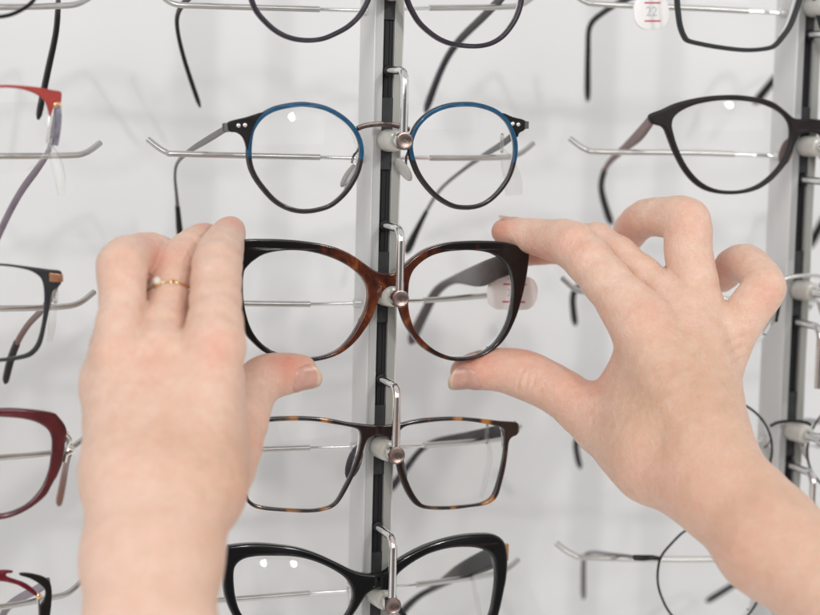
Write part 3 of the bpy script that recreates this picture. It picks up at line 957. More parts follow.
# ---- right post: half traced, other half mirrored
def mirrored(fr, half):
    h = [tuple(q) for q in crom([fr.xz(u, v) for u, v in half], 4, False)]
    h[0] = (fr.xc, h[0][1]); h[-1] = (fr.xc, h[-1][1])
    return h + mirror(h, fr.xc)[1:-1]


def mirror_temple(pts, sizes, mats, root, xc, **kw):
    temple([Vector((2 * xc - p.x, p.y, p.z)) for p in pts], sizes, mats, root, **kw)


XBR = at(810, 125, -9 * MM).x
root, fr = spectacles('matt brown black oval glasses above the right hand, on the right post', XBR, dR[1], -9 * MM, 0.7)
HALF = [(810, 118.5), (800, 119), (792, 117.5), (784, 110.7), (772, 102), (756, 97.4), (736, 95), (716, 95.4), (696, 98), (676, 103), (662, 109.3), (651, 113.5), (648.5, 117.5), (651, 123), (657, 125.3),
        (661, 126.5), (664.5, 130), (668, 139), (674, 154), (684, 172), (696, 185), (710, 192), (730, 194.4), (752, 191.2), (768, 182.5), (782, 168), (790, 154), (795, 142), (800, 134), (810, 132)]
INL = [(671, 123), (674, 116), (682, 110), (696, 104.4), (716, 100.8), (736, 100.4), (754, 102.4), (768, 106.4), (780, 113), (787.5, 122), (789.6, 132), (788, 144), (783, 158), (774, 171),
       (760, 183), (744, 189.4), (728, 190.6), (712, 188), (698, 180), (686, 166), (677, 148), (672, 132)]
li = fr.outline(INL)
plate('frame_front', [mirrored(fr, HALF), li, mirror(li, fr.xc)], 3.6 * MM, fr, M['brown_matt'], root, 0.9 * MM)
lens(li, fr, root, 0.5 * MM, dot=(731, 103.5, 0))
lens(mirror(li, fr.xc), fr, root, 0.5 * MM)
for sgn in (1, -1):
    q = fr.pt(786, 152, 4.5 * MM)
    if sgn < 0:
        q.x = 2 * fr.xc - q.x
    nose_pad(q, root, (26 * sgn, 34 * sgn), (1.6 * MM, 3.6 * MM, 7.5 * MM), M['brown_red'])
tp = along([(652, 119), (640, 134), (626, 147), (608, 164), (601.5, 182), (603, 198), (611, 224)], [-3 * MM, 22 * MM, 46 * MM, 76 * MM, 90 * MM, 98 * MM, 108 * MM])
ts = [(1.2 * MM, 2.6 * MM), (1.3 * MM, 3.2 * MM), (1.2 * MM, 2.2 * MM), (1.0 * MM, 1.4 * MM), (1.1 * MM, 1.4 * MM), (1.3 * MM, 1.6 * MM), (1.5 * MM, 2.0 * MM)]
temple(tp, ts, M['brown_red'], root, 3.6)
tpr = along([(985, 119), (960, 134), (925, 147), (868, 164), (846, 182), (828, 212), (808, 249)], [-3 * MM, 22 * MM, 46 * MM, 76 * MM, 90 * MM, 98 * MM, 108 * MM])
temple(tpr, [(a, b * 1.1) for a, b in ts], M['brown_red'], root, 3.6)

XBR = at(808, -10, -9 * MM).x
root, fr = spectacles('charcoal thin rectangular glasses at the top right, a white tag hanging beside them', XBR, dR[0], -9 * MM, 0.7)
OUT = [(674, -14), (675, 0), (676, 12), (678, 26), (682, 37), (687, 42.6), (700, 46), (716, 49), (736, 51.6), (752, 52.2), (768, 50.4), (776, 47), (784, 38), (792, 26), (799.5, 6), (802, -6), (798, -18),
       (785, -24), (760, -29), (730, -31), (700, -30), (682, -26)]
o_ = fr.outline(OUT)
i_ = inset(o_, 2.0 * MM)
for q in (o_, mirror(o_, fr.xc)):
    plate('rim', [q, inset(q, 2.0 * MM)], 3.2 * MM, fr, M['charcoal'], root, 0.7 * MM)
    lens(inset(q, 2.0 * MM), fr, root, 0.5 * MM)
obj('bridge', *tube([fr.pt(800, -10), fr.pt(808, -13), fr.pt(816, -10)], 1.4 * MM, 10, flat=1.2), M['charcoal'], root)
tp = along([(674, -18), (650, -10), (625, 0), (604, 12), (590, 26), (588, 52), (587.5, 101)], [-4 * MM, 24 * MM, 52 * MM, 74 * MM, 88 * MM, 97 * MM, 108 * MM])
ts = [(1.0 * MM, 2.2 * MM), (1.0 * MM, 2.0 * MM), (1.0 * MM, 1.6 * MM), (1.0 * MM, 1.5 * MM), (1.1 * MM, 1.5 * MM), (1.2 * MM, 1.6 * MM), (1.3 * MM, 2.2 * MM)]
temple(tp, ts, M['tip'], root)
tpr = along([(960, -18), (920, -10), (870, 0), (830, 20), (800, 45), (780, 72), (754, 104)], [-4 * MM, 24 * MM, 52 * MM, 74 * MM, 88 * MM, 97 * MM, 108 * MM])
temple(tpr, [(a, b * 1.3) for a, b in ts], M['tip'], root)

XBR = at(806, 275, -9 * MM).x
root, fr = spectacles('half rim glasses with a thin black top wire, mostly behind the bent little finger', XBR, dR[2], -9 * MM, 0.7)
LNS = [(781, 282), (779, 303), (772, 326), (760, 343), (738, 353), (712, 355), (690, 350), (674, 336), (666, 312), (664, 290), (668, 274), (680, 266), (700, 263), (722, 262), (748, 264), (770, 270)]
o_ = fr.outline(LNS)
TOPW = [(664, 292), (667, 276), (679, 266.5), (700, 263), (722, 262), (748, 264), (770, 270), (781, 281), (780, 300), (776, 322)]
for k in (0, 1):
    q = o_ if k == 0 else mirror(o_, fr.xc)
    lens(q, fr, root, 0.3 * MM, 2.0 * MM)
    w_ = [fr.pt(u, v, -0.4 * MM) for u, v in TOPW]
    if k:
        w_ = [Vector((2 * fr.xc - a.x, a.y, a.z)) for a in w_]
    obj('top_wire', *tube([Vector(a) for a in crom([list(a) for a in w_], 4, False)], 0.8 * MM, 8), M['black_satin'], root)
    pa = [fr.pt(780, 290, 1 * MM), fr.pt(777, 300, 4 * MM), fr.pt(773, 310, 5 * MM)]
    if k:
        pa = [Vector((2 * fr.xc - a.x, a.y, a.z)) for a in pa]
    obj('pad_arm', *tube(pa, 0.6 * MM, 8), M['silver'], root)
    nose_pad(pa[-1] + Vector((0, 1 * MM, -2 * MM)), root, (24 if k == 0 else -24, 30 if k == 0 else -30))
obj('bridge', *tube([Vector(q) for q in crom([list(fr.pt(u, v, -0.5 * MM)) for u, v in ((780, 281), (788, 277.5), (798, 276), (812, 275.5), (822, 277), (833, 281))], 4, False)], 1.1 * MM, 10), M['silver'], root)
tp = along([(663, 280), (645, 282), (620, 284), (596, 280), (582, 284), (573, 296), (575, 325)], [-5 * MM, 22 * MM, 48 * MM, 74 * MM, 88 * MM, 97 * MM, 108 * MM])
ts = [(0.8 * MM, 1.6 * MM), (0.8 * MM, 1.5 * MM), (0.8 * MM, 1.3 * MM), (0.9 * MM, 1.2 * MM), (1.0 * MM, 1.3 * MM), (1.1 * MM, 1.5 * MM), (1.3 * MM, 1.8 * MM)]
temple(tp, ts, M['gunmetal'], root, 4.6)
mirror_temple(tp, ts, M['gunmetal'], root, fr.xc, tip_from=4.6)

XBR = at(791, 424, -9 * MM).x
root, fr = spectacles('thin black wire round glasses peeking out right of the wrist, with silicone pads', XBR, dR[3], -9 * MM, 0.7)
cc = (723.5, 449)
CIR = [(cc[0] + 48.5 * math.cos(R(a)), cc[1] - 48.5 * math.sin(R(a))) for a in range(0, 360, 18)]
o_ = fr.outline(CIR)
for k in (0, 1):
    q = o_ if k == 0 else mirror(o_, fr.xc)
    obj('rim', *tube([Vector((x, fr.y(x, z), z)) for x, z in q], 0.62 * MM, 8, True), M['black_satin'], root)
    lens(inset(q, 0.5 * MM), fr, root, 0.2 * MM, 1.5 * MM)
    pa = [fr.pt(771, 440, 0.5 * MM), fr.pt(768, 445, 4 * MM), fr.pt(764, 448, 5 * MM)]
    if k:
        pa = [Vector((2 * fr.xc - a.x, a.y, a.z)) for a in pa]
    obj('pad_arm', *tube(pa, 0.5 * MM, 8), M['gunmetal'], root)
    nose_pad(pa[-1] + Vector((0, 1 * MM, -1.5 * MM)), root, (24 if k == 0 else -24, 30 if k == 0 else -30), (1.4 * MM, 3.4 * MM, 6 * MM))
    e = fr.pt(676, 430, 0.5 * MM)
    e2 = fr.pt(668, 430, 3 * MM)
    if k:
        e.x, e2.x = 2 * fr.xc - e.x, 2 * fr.xc - e2.x
    obj('end_piece', *tube([e, e2], 1.0 * MM, 8), M['black_satin'], root)
obj('bridge', *tube([Vector(q) for q in crom([list(fr.pt(u, v, -0.4 * MM)) for u, v in ((770.5, 426), (778, 422.5), (790, 421), (802, 421.5), (811, 425))], 5, False)], 0.8 * MM, 10), M['black_satin'], root)
tp = along([(667, 430), (650, 431), (625, 432), (600, 428), (584, 432), (576, 444), (580, 468)], [-4 * MM, 22 * MM, 48 * MM, 74 * MM, 88 * MM, 97 * MM, 106 * MM])
ts = [(0.7 * MM, 1.1 * MM), (0.7 * MM, 1.0 * MM), (0.7 * MM, 0.9 * MM), (0.8 * MM, 0.9 * MM), (1.0 * MM, 1.2 * MM), (1.1 * MM, 1.4 * MM), (1.2 * MM, 1.6 * MM)]
temple(tp, ts, M['gunmetal'], root, 4.3)
mirror_temple(tp, ts, M['gunmetal'], root, fr.xc, tip_from=4.3)

XBR = at(783, 571, -9 * MM).x
root, fr = spectacles('thin black wire round glasses low on the right, under the forearm', XBR, dR[4], -9 * MM, 0.7)
CIR = [(685, 531), (672, 543), (661.5, 556), (658, 569), (658, 584), (662, 598), (670, 613), (684, 626), (704, 634), (724, 631), (743, 620), (757, 602), (763, 582), (763, 562), (755, 543), (738, 530), (718, 524), (700, 525)]
o_ = fr.outline(CIR)
for k in (0, 1):
    q = o_ if k == 0 else mirror(o_, fr.xc)
    obj('rim', *tube([Vector((x, fr.y(x, z), z)) for x, z in q], 0.62 * MM, 8, True), M['black_satin'], root)
    lens(inset(q, 0.5 * MM), fr, root, 0.2 * MM, 1.5 * MM)
    e = [fr.pt(660, 558.5, 0), fr.pt(652, 557.5, 0), fr.pt(643, 558, 0.5 * MM), fr.pt(634, 557.5, 3 * MM)]
    if k:
        e = [Vector((2 * fr.xc - a.x, a.y, a.z)) for a in e]
    obj('end_piece', *tube(e, [1.0 * MM, 1.3 * MM, 1.5 * MM, 1.4 * MM], 10), M['black_satin'], root)
obj('bridge', *tube([Vector(q) for q in crom([list(fr.pt(u, v, -0.4 * MM)) for u, v in ((762, 560), (770, 556), (783, 554.5), (796, 556), (803, 560))], 5, False)], 0.8 * MM, 10), M['black_satin'], root)
tp = along([(634, 557), (622, 555.5), (608, 554), (593, 552.5), (585, 556), (583.5, 570), (583.5, 599)], [-2 * MM, 20 * MM, 46 * MM, 74 * MM, 86 * MM, 94 * MM, 104 * MM])
ts = [(0.7 * MM, 0.9 * MM), (0.7 * MM, 0.9 * MM), (0.7 * MM, 0.9 * MM), (0.7 * MM, 0.9 * MM), (0.9 * MM, 1.0 * MM), (1.0 * MM, 1.1 * MM), (1.1 * MM, 1.2 * MM)]
temple(tp, ts, M['gunmetal'], root, 4.2, M['gunmetal'])
tpr = along([(935, 557), (890, 555), (840, 555), (795, 556), (762, 568), (735, 584), (706, 602)], [-2 * MM, 20 * MM, 46 * MM, 74 * MM, 88 * MM, 96 * MM, 104 * MM])
temple(tpr, [(a, b * 1.2) for a, b in ts], M['gunmetal'], root, 4.6)

# ---- left post: right halves in view
XBL = at(-66, 275, -9 * MM).x
root, fr = spectacles('charcoal rectangular glasses with a copper hinge plate, at the left edge', XBL, dC[2], -9 * MM, 0.7)
HALF = [(-66, 274), (-54, 272), (-42, 267.5), (-25, 264.6), (0, 263.4), (24.4, 266), (48.8, 269.3), (60, 270.7), (61.8, 276), (61.2, 282), (58, 287), (53, 290.5), (50.3, 299), (49, 310), (46, 324), (42, 342), (35.5, 352.5),
        (25, 358.3), (0, 361.7), (-24, 362), (-38, 356), (-46, 340), (-51, 318), (-55, 298), (-66, 291)]
INL = [(0, 265.6), (24.4, 269), (36.6, 274.2), (42.7, 282), (44.3, 299), (42.3, 321), (37.8, 339.5), (31.7, 349.5), (22, 354.7), (0, 358.3), (-22, 358.5), (-34, 353), (-42, 337), (-46.5, 315), (-48.5, 295), (-46, 278), (-38, 270.5), (-23, 267)]
li = fr.outline(INL)
plate('frame_front', [mirrored(fr, HALF), li, mirror(li, fr.xc)], 3.0 * MM, fr, M['charcoal'], root, 0.7 * MM)
lens(li, fr, root, 0.4 * MM)
lens(mirror(li, fr.xc), fr, root, 0.4 * MM)
HP = [(48.5, 272.6), (55, 273.2), (62.3, 274), (62.3, 281.5), (55, 281.6), (48.5, 281.2)]
hp = [fr.xz(u, v) for u, v in HP]
for q in (hp, mirror(hp, fr.xc)):
    plate('hinge_plate', [q], 1.2 * MM, fr, M['copper'], root, 0.25 * MM, -1.7 * MM)
hinge(fr.pt(57, 280, 4 * MM), root, M['silver'])
tp = along([(57, 280), (52, 296), (42, 310), (28, 325), (17, 343), (10, 362), (5, 383)], [-2 * MM, 30 * MM, 62 * MM, 84 * MM, 94 * MM, 101 * MM, 108 * MM])
ts = [(1.0 * MM, 1.6 * MM), (1.0 * MM, 1.6 * MM), (1.0 * MM, 1.6 * MM), (1.1 * MM, 1.5 * MM), (1.2 * MM, 1.6 * MM), (1.3 * MM, 1.7 * MM), (1.2 * MM, 1.6 * MM)]
temple(tp, ts, M['brown_red'], root, 4.3)
mirror_temple(tp, ts, M['brown_red'], root, fr.xc, tip_from=4.3)

XBL = at(-66, 430, -9 * MM).x
root, fr = spectacles('burgundy glasses with an ornate silver hinge, left of the left wrist', XBL, dC[3], -9 * MM, 0.7)
HALF = [(-66, 426), (-54, 422), (-40, 413), (-20, 408.7), (0, 407.8), (19.5, 408.2), (39, 410), (53.7, 412.7), (58.5, 416.6), (64.4, 424.4), (66.5, 432), (65, 440), (64.4, 447), (62.6, 460.5), (60, 468), (56.6, 476), (54, 480), (50.7, 486),
        (45, 495.6), (31, 507), (15.6, 515), (0, 519), (-20, 519), (-36, 510), (-47, 492), (-54, 468), (-58, 452), (-66, 446)]
INL = [(0, 416.6), (19.5, 418), (35, 421.5), (46, 428), (51, 437), (51.3, 450.7), (48.8, 468), (43, 484), (35, 495.6), (25.4, 504.4), (11.7, 511), (-2, 513.6), (-20, 512), (-34, 503), (-44, 484), (-49, 460), (-49.5, 440), (-44, 426), (-32, 419), (-16, 416.5)]
li = fr.outline(INL)
plate('frame_front', [mirrored(fr, HALF), li, mirror(li, fr.xc)], 3.8 * MM, fr, M['wine'], root, 0.9 * MM)
lens(li, fr, root, 0.5 * MM)
lens(mirror(li, fr.xc), fr, root, 0.5 * MM)
hp = [fr.pt(65, 433, -0.5 * MM), fr.pt(70, 439, -1 * MM), fr.pt(68.5, 446, -0.5 * MM), fr.pt(73.5, 450, 0), fr.pt(66, 455, 0.5 * MM)]
hp2 = [fr.pt(68, 431.5, 1 * MM), fr.pt(66, 440, 1 * MM), fr.pt(71, 446, 1 * MM), fr.pt(67, 452, 1.2 * MM), fr.pt(64.5, 462, 1.5 * MM)]
hv = join(tube([Vector(q) for q in crom([list(a) for a in hp], 5, False)], [0.9 * MM] * 21, 8), tube([Vector(q) for q in crom([list(a) for a in hp2], 5, False)], [1.0 * MM] * 21, 8))
obj('ornate_hinge', *hv, M['silver'], root)
tp = along([(69, 452), (67.5, 458), (65.5, 468), (62.5, 485), (58.5, 505)], [2 * MM, 30 * MM, 70 * MM, 92 * MM, 106 * MM])
ts = [(1.2 * MM, 2.0 * MM), (1.2 * MM, 1.9 * MM), (1.3 * MM, 1.8 * MM), (1.5 * MM, 1.9 * MM), (1.5 * MM, 2.0 * MM)]
temple(tp, ts, M['brown'], root)
mirror_temple(tp, ts, M['brown'], root, fr.xc)

XBL = at(-64, 105, -9 * MM).x
root, fr = spectacles('glasses with a matt red brow bar and lilac hinge, at the upper left edge', XBL, dC[1], -9 * MM, 0.7)
HALF = [(-64, 101), (-52, 97), (-30, 88.5), (0, 85), (19.5, 85.5), (39, 87.4), (52, 90), (60.5, 91.8), (61.2, 98), (60, 103), (55, 104.5), (51.6, 112), (49.5, 118), (48, 110), (44, 100.5), (35, 93.7), (19.5, 88.8), (0, 87.6), (-24, 91),
        (-40, 99), (-47, 111), (-50, 112), (-54, 107.5), (-64, 106.5)]
h = mirrored(fr, HALF)
plate('brow_bar', [h], 2.6 * MM, fr, M['red'], root, 0.5 * MM)
LNS = [(47.5, 108), (48.6, 118), (48.3, 132), (46.5, 146), (39, 161), (24, 170), (0, 173), (-25, 168), (-41, 152), (-47, 130), (-47, 111), (-39, 98.5), (-24, 90.5), (0, 87), (19.5, 88), (35, 93), (44, 100)]
li = fr.outline(LNS)
sil = [(50, 116), (48.6, 126), (48.2, 134), (47.6, 143)]
for k in (0, 1):
    lens(li if k == 0 else mirror(li, fr.xc), fr, root, 1.0 * MM, 1.6 * MM)
    w_ = [fr.pt(u, v, -0.3 * MM) for u, v in sil]
    hb = [fr.pt(55.5, 105, -1.0 * MM), fr.pt(57.5, 108, 0.5 * MM), fr.pt(58, 122, 2 * MM), fr.pt(56.5, 134, 3 * MM), fr.pt(54.5, 145, 4 * MM)]
    cp = [fr.pt(54, 107, -1 * MM), fr.pt(55.5, 103.6, -1.3 * MM), fr.pt(59, 103.6, -1.2 * MM), fr.pt(60.8, 107, -1 * MM)]
    if k:
        w_, hb, cp = ([Vector((2 * fr.xc - a.x, a.y, a.z)) for a in q] for q in (w_, hb, cp))
    obj('side_wire', *tube(w_, 0.85 * MM, 8), M['silver'], root)
    hg = obj('hinge', *tube([Vector(a) for a in crom([list(a) for a in hb], 4, False)], [(1.1 * MM, 1.5 * MM)] * 17, 10, side=(0, 1, 0)), M['lilac'], root)
    obj('hinge_cap', *tube([Vector(a) for a in crom([list(a) for a in cp], 4, False)], 0.6 * MM, 8), M['gold'], hg)
tp = along([(56, 112), (53, 130), (49, 150), (38, 168), (22, 190), (8, 215), (-8, 250)], [4 * MM, 28 * MM, 58 * MM, 76 * MM, 90 * MM, 98 * MM, 108 * MM])
ts = [(0.9 * MM, 1.5 * MM), (0.9 * MM, 1.5 * MM), (0.9 * MM, 1.6 * MM), (1.0 * MM, 1.9 * MM), (1.1 * MM, 2.0 * MM), (1.2 * MM, 2.1 * MM), (1.2 * MM, 2.0 * MM)]
temple(tp, ts, M['mauve'], root)
mirror_temple(tp, ts, M['mauve'], root, fr.xc)

XBL = at(-60, -45, -9 * MM).x
root, fr = spectacles('black oval glasses cut off by the top left corner', XBL, dC[0], -9 * MM, 0.7)
RL = [(41, -8), (33, 4), (22, 12), (8, 17.6), (-10, 19), (-28, 14), (-40, 2), (-48, -16), (-48, -40), (-36, -56), (-12, -62), (16, -60), (38, -50), (48, -34), (47, -20)]
o_ = fr.outline(RL)
for q in (o_, mirror(o_, fr.xc)):
    plate('rim', [q, inset(q, 1.7 * MM)], 3.0 * MM, fr, M['black'], root, 0.6 * MM)
    lens(inset(q, 1.7 * MM), fr, root, 0.4 * MM)
obj('bridge', *tube([Vector(q) for q in crom([list(fr.pt(u, v)) for u, v in ((-47, -30), (-54, -35), (-66, -35), (-75, -30))], 5, False)], 1.2 * MM, 10), M['black'], root)
tp = along([(50, -42), (56, -26), (58, -8), (58, 8), (55.5, 35), (47, 75), (38, 119)], [-3 * MM, 28 * MM, 62 * MM, 84 * MM, 92 * MM, 100 * MM, 108 * MM])
ts = [(1.1 * MM, 2.2 * MM), (1.1 * MM, 2.2 * MM), (1.1 * MM, 2.0 * MM), (1.2 * MM, 1.9 * MM), (1.2 * MM, 1.9 * MM), (1.3 * MM, 2.1 * MM), (1.3 * MM, 2.4 * MM)]
temple(tp, ts, M['tip'], root)
mirror_temple(tp, ts, M['tip'], root, fr.xc)

XBL = at(-62, 592, -9 * MM).x
root, fr = spectacles('openwork crimson and black cat-eye glasses in the bottom left corner', XBL, dC[4], -9 * MM, 0.7)
HALF = [(-62, 592), (-50, 584), (-30, 573), (0, 570), (11.5, 570.4), (12.6, 571.5), (11, 572.6), (6.5, 573.2), (6.2, 575.5), (10, 577.6), (24.4, 582.6), (33, 588.5), (37.5, 594), (35.5, 595.5), (22, 587), (12, 582.5), (0, 580), (-20, 580.5),
        (-38, 588), (-48, 598), (-53, 601), (-62, 598)]
plate('brow_bar', [mirrored(fr, HALF)], 2.4 * MM, fr, M['crimson'], root, 0.5 * MM)
BLK = [(19.3, 572.8), (24, 572.3), (32, 573.2), (42.7, 576), (48.8, 580.2), (51.2, 588), (51.2, 600), (49.4, 616), (46, 634), (38, 650), (33, 652), (37, 640), (39.5, 622), (39.8, 606), (43, 600), (45, 594), (44, 588), (38, 582.5), (29, 577.5), (20, 574.8)]
bl = fr.outline(BLK, 3)
WIR = [(37, 594), (39.6, 606), (39.5, 622), (36, 640), (22, 655), (0, 660), (-25, 653), (-41, 636), (-48, 615), (-48, 600), (-38, 589), (-20, 581), (0, 580), (12, 582), (24, 586)]
wl = fr.outline(WIR)
for k in (0, 1):
    q = bl if k == 0 else mirror(bl, fr.xc)
    plate('end_piece', [q], 2.6 * MM, fr, M['black_satin'], root, 0.5 * MM, -0.6 * MM)
    q = wl if k == 0 else mirror(wl, fr.xc)
    obj('rim_wire', *tube([Vector((x, fr.y(x, z) + 1.0 * MM, z)) for x, z in inset(q, 0.2 * MM)], 0.6 * MM, 8, True), M['silver'], root)
    lens(inset(q, 0.5 * MM), fr, root, 1.0 * MM, 1.5 * MM)
sc_ = fr.pt(39, 596, -0.6 * MM)
V, Fc = lathe([(1.2 * MM, 0.5 * MM), (1.2 * MM, -0.4 * MM), (0.7 * MM, -0.8 * MM), (0.2 * MM, -0.85 * MM)], 14, sc_)
obj('rivet', V, [f[::-1] for f in Fc], M['gold'], root)
tp = along([(48, 582), (36, 590), (20, 598), (8, 607), (0, 622), (-6, 650)], [0, 30 * MM, 62 * MM, 84 * MM, 94 * MM, 106 * MM])
ts = [(1.0 * MM, 2.0 * MM)] * 4 + [(1.2 * MM, 2.0 * MM)] * 2
temple(tp, ts, M['mauve'], root)
mirror_temple(tp, ts, M['mauve'], root, fr.xc)

# ------------------------------------------------------------- tags
def text_mesh(body, size):
    cu = bpy.data.curves.new('t', 'FONT')
    cu.body = body
    cu.size = size
    cu.align_x = 'CENTER'
    cu.align_y = 'CENTER'
    cu.extrude = 0.00004
    o = bpy.data.objects.new('t', cu)
    C.objects.link(o)
    dg = bpy.context.evaluated_depsgraph_get()
    me = bpy.data.meshes.new_from_object(o.evaluated_get(dg))
    bpy.data.objects.remove(o)
    return me


def price_tag(u, v, Y, w, h, tilt_deg, yawd, label, loop_to, words, tsize):
    p = at(u, v, Y)
    root = thing('price_tag', label, 'price tag', p, 'white price tags with red lines')
    mt = Euler((0, R(-tilt_deg), R(yawd)), 'XYZ').to_matrix()
    a, b, T = w / 2, h / 2, 0.8 * MM
    out = []
    r_ = b * 0.86
    for cx, cz, s in ((a - r_, b - r_, 0), (-a + r_, b - r_, 90), (-a + r_, -b + r_, 180), (a - r_, -b + r_, 270)):
        for k in range(0, 91, 10):
            out.append((cx + r_ * math.cos(R(s + k)), cz + r_ * math.sin(R(s + k))))
    N = len(out)
    V, Fc = [], []
    for f, y in ((0.93, -T), (0.985, -T * 0.85), (1, -T * 0.4), (1, T * 0.4), (0.985, T * 0.85), (0.93, T)):
        V += [p + mt @ Vector((x * f, y, z * f)) for x, z in out]
    for i in range(5):
        for k in range(N):
            l = (k + 1) % N
            Fc.append((i * N + k, i * N + l, (i + 1) * N + l, (i + 1) * N + k))
    Fc.append(tuple(range(N))[::-1])
    Fc.append(tuple(5 * N + k for k in range(N)))
    Fc = [f[::-1] for f in Fc]
    obj('tag_plate', V, Fc, M['tag'], root)
    for s in (1, -1):
        V, Fc = box((-a * 0.42, -T - 0.06 * MM, s * b * 0.52 - 0.36 * MM), (a * 0.5, -T - 0.01 * MM, s * b * 0.52 + 0.36 * MM))
        obj('red_line', [p + mt @ Vector(q) for q in V], Fc, M['tag_red'], root, smooth=False)
    me = text_mesh(words, tsize)
    for vv in me.vertices:
        vv.co = mt @ Vector((vv.co.x - a * 0.02, -T - 0.05 * MM - vv.co.z, vv.co.y))
    link('printed_digits', me, M['tag_ink'], root, False)
    lp = [p + mt @ Vector((0, 0, b - 1 * MM)), (p + loop_to) / 2 + Vector((1 * MM, 1 * MM, 1 * MM)), loop_to + Vector((0, -1.5 * MM, 2 * MM)), loop_to + Vector((-1 * MM, 2 * MM, 0)), p + mt @ Vector((-2 * MM, 0, b - 1 * MM))]
    obj('tag_loop', *tube([Vector(q) for q in crom([list(q) for q in lp], 5, False)], 0.7 * MM, 8), M['clear'], root)
    return root


price_tag(512.5, 293, 16 * MM, 27 * MM, 16 * MM, -2, 6, 'white oval price tag with red lines hanging on the held tortoiseshell glasses', at(502, 266, 8 * MM), '2 2', 5 * MM)
price_tag(651, 12, 12 * MM, 19.5 * MM, 16.5 * MM, 3, 5, 'white rounded price tag with red lines hanging at the top right', at(653, -9, 22 * MM), '22', 6.5 * MM)


def clear_tag(pts, wid, label, ring=None):
    p0 = Vector(pts[0])
    root = thing('clear_tag', label, 'plastic tag', p0, 'clear plastic tags looped on temples')
    n = len(pts)
    sm = crom([list(p) + [w] for p, w in zip(pts, wid)], 6, False)
    obj('tag_strip', *tube([Vector(q[:3]) for q in sm], [(0.45 * MM, max(q[3], 0.0003)) for q in sm], 12, side=(0.25, 1, 0)), M['clear'], root)
    if ring is not None:
        c, rr = ring
        lp = [c + Vector((0.25 * rr * math.sin(a), 0.5 * rr * math.sin(a), rr * math.cos(a))) for a in [2 * math.pi * k / 20 for k in range(20)]]
        obj('tag_ring', *tube(lp, 0.7 * MM, 8, True), M['clear'], root)
    return root


clear_tag(along([(49, 143), (55, 158), (60, 178), (61, 195)], [8 * MM, 6 * MM, 4 * MM, 3 * MM]), [0.8 * MM, 2.2 * MM, 2.2 * MM, 1.2 * MM],
          'clear plastic tag strip hanging below the red browed glasses', (at(51, 147, 9 * MM), 4 * MM))
clear_tag(along([(56, 288), (54, 305), (52, 325), (49.5, 341)], [6 * MM, 5 * MM, 4 * MM, 4 * MM]), [0.8 * MM, 1.2 * MM, 1.5 * MM, 1.2 * MM],
          'clear plastic tag strip below the copper hinge plate', (at(55.5, 294, 10 * MM), 3.5 * MM))
clear_tag(along([(503, 150), (508, 164), (513, 180), (514, 195)], [14 * MM, 15 * MM, 16 * MM, 17 * MM]), [1 * MM, 3.2 * MM, 4.2 * MM, 4.0 * MM],
          'clear plastic tag hanging behind the right lens of the blue rimmed glasses', (at(502, 143, 16 * MM), 4 * MM))
clear_tag(along([(488, 440), (490, 458), (486, 478), (481, 498)], [20 * MM, 20 * MM, 20 * MM, 20 * MM]), [0.8 * MM, 1.2 * MM, 1.2 * MM, 1 * MM],
          'clear plastic tag strip on the temple of the thin rectangular tortoiseshell glasses', (at(487, 434, 22 * MM), 4.2 * MM))
clear_tag(along([(472, 575), (475, 590), (478, 605), (480, 620)], [26 * MM, 25 * MM, 24 * MM, 24 * MM]), [0.8 * MM, 1.0 * MM, 1.0 * MM, 1.0 * MM],
          'clear plastic tag strip on the temple of the glossy black cat-eye glasses', (at(470, 568, 32 * MM), 5 * MM))

# -------------------------------------------------------------------- hands
def cone_sd(X, a, b, ra, rb):
    ba = b - a
    pa = X - a
    L = float(ba @ ba) + 1e-12
    h = np.clip(pa @ ba / L, 0, 1)
    d = pa - h[:, None] * ba
    return np.sqrt(np.einsum('ij,ij->i', d, d)) - (ra + (rb - ra) * h)


def smin(a, b, k):
    h = np.maximum(k - np.abs(a - b), 0) / k
    return np.minimum(a, b) - h * h * k * 0.25


def J(u, v, d, rpx):
    return (np.array(P(u, v, d)), rpx * d * MM / F)


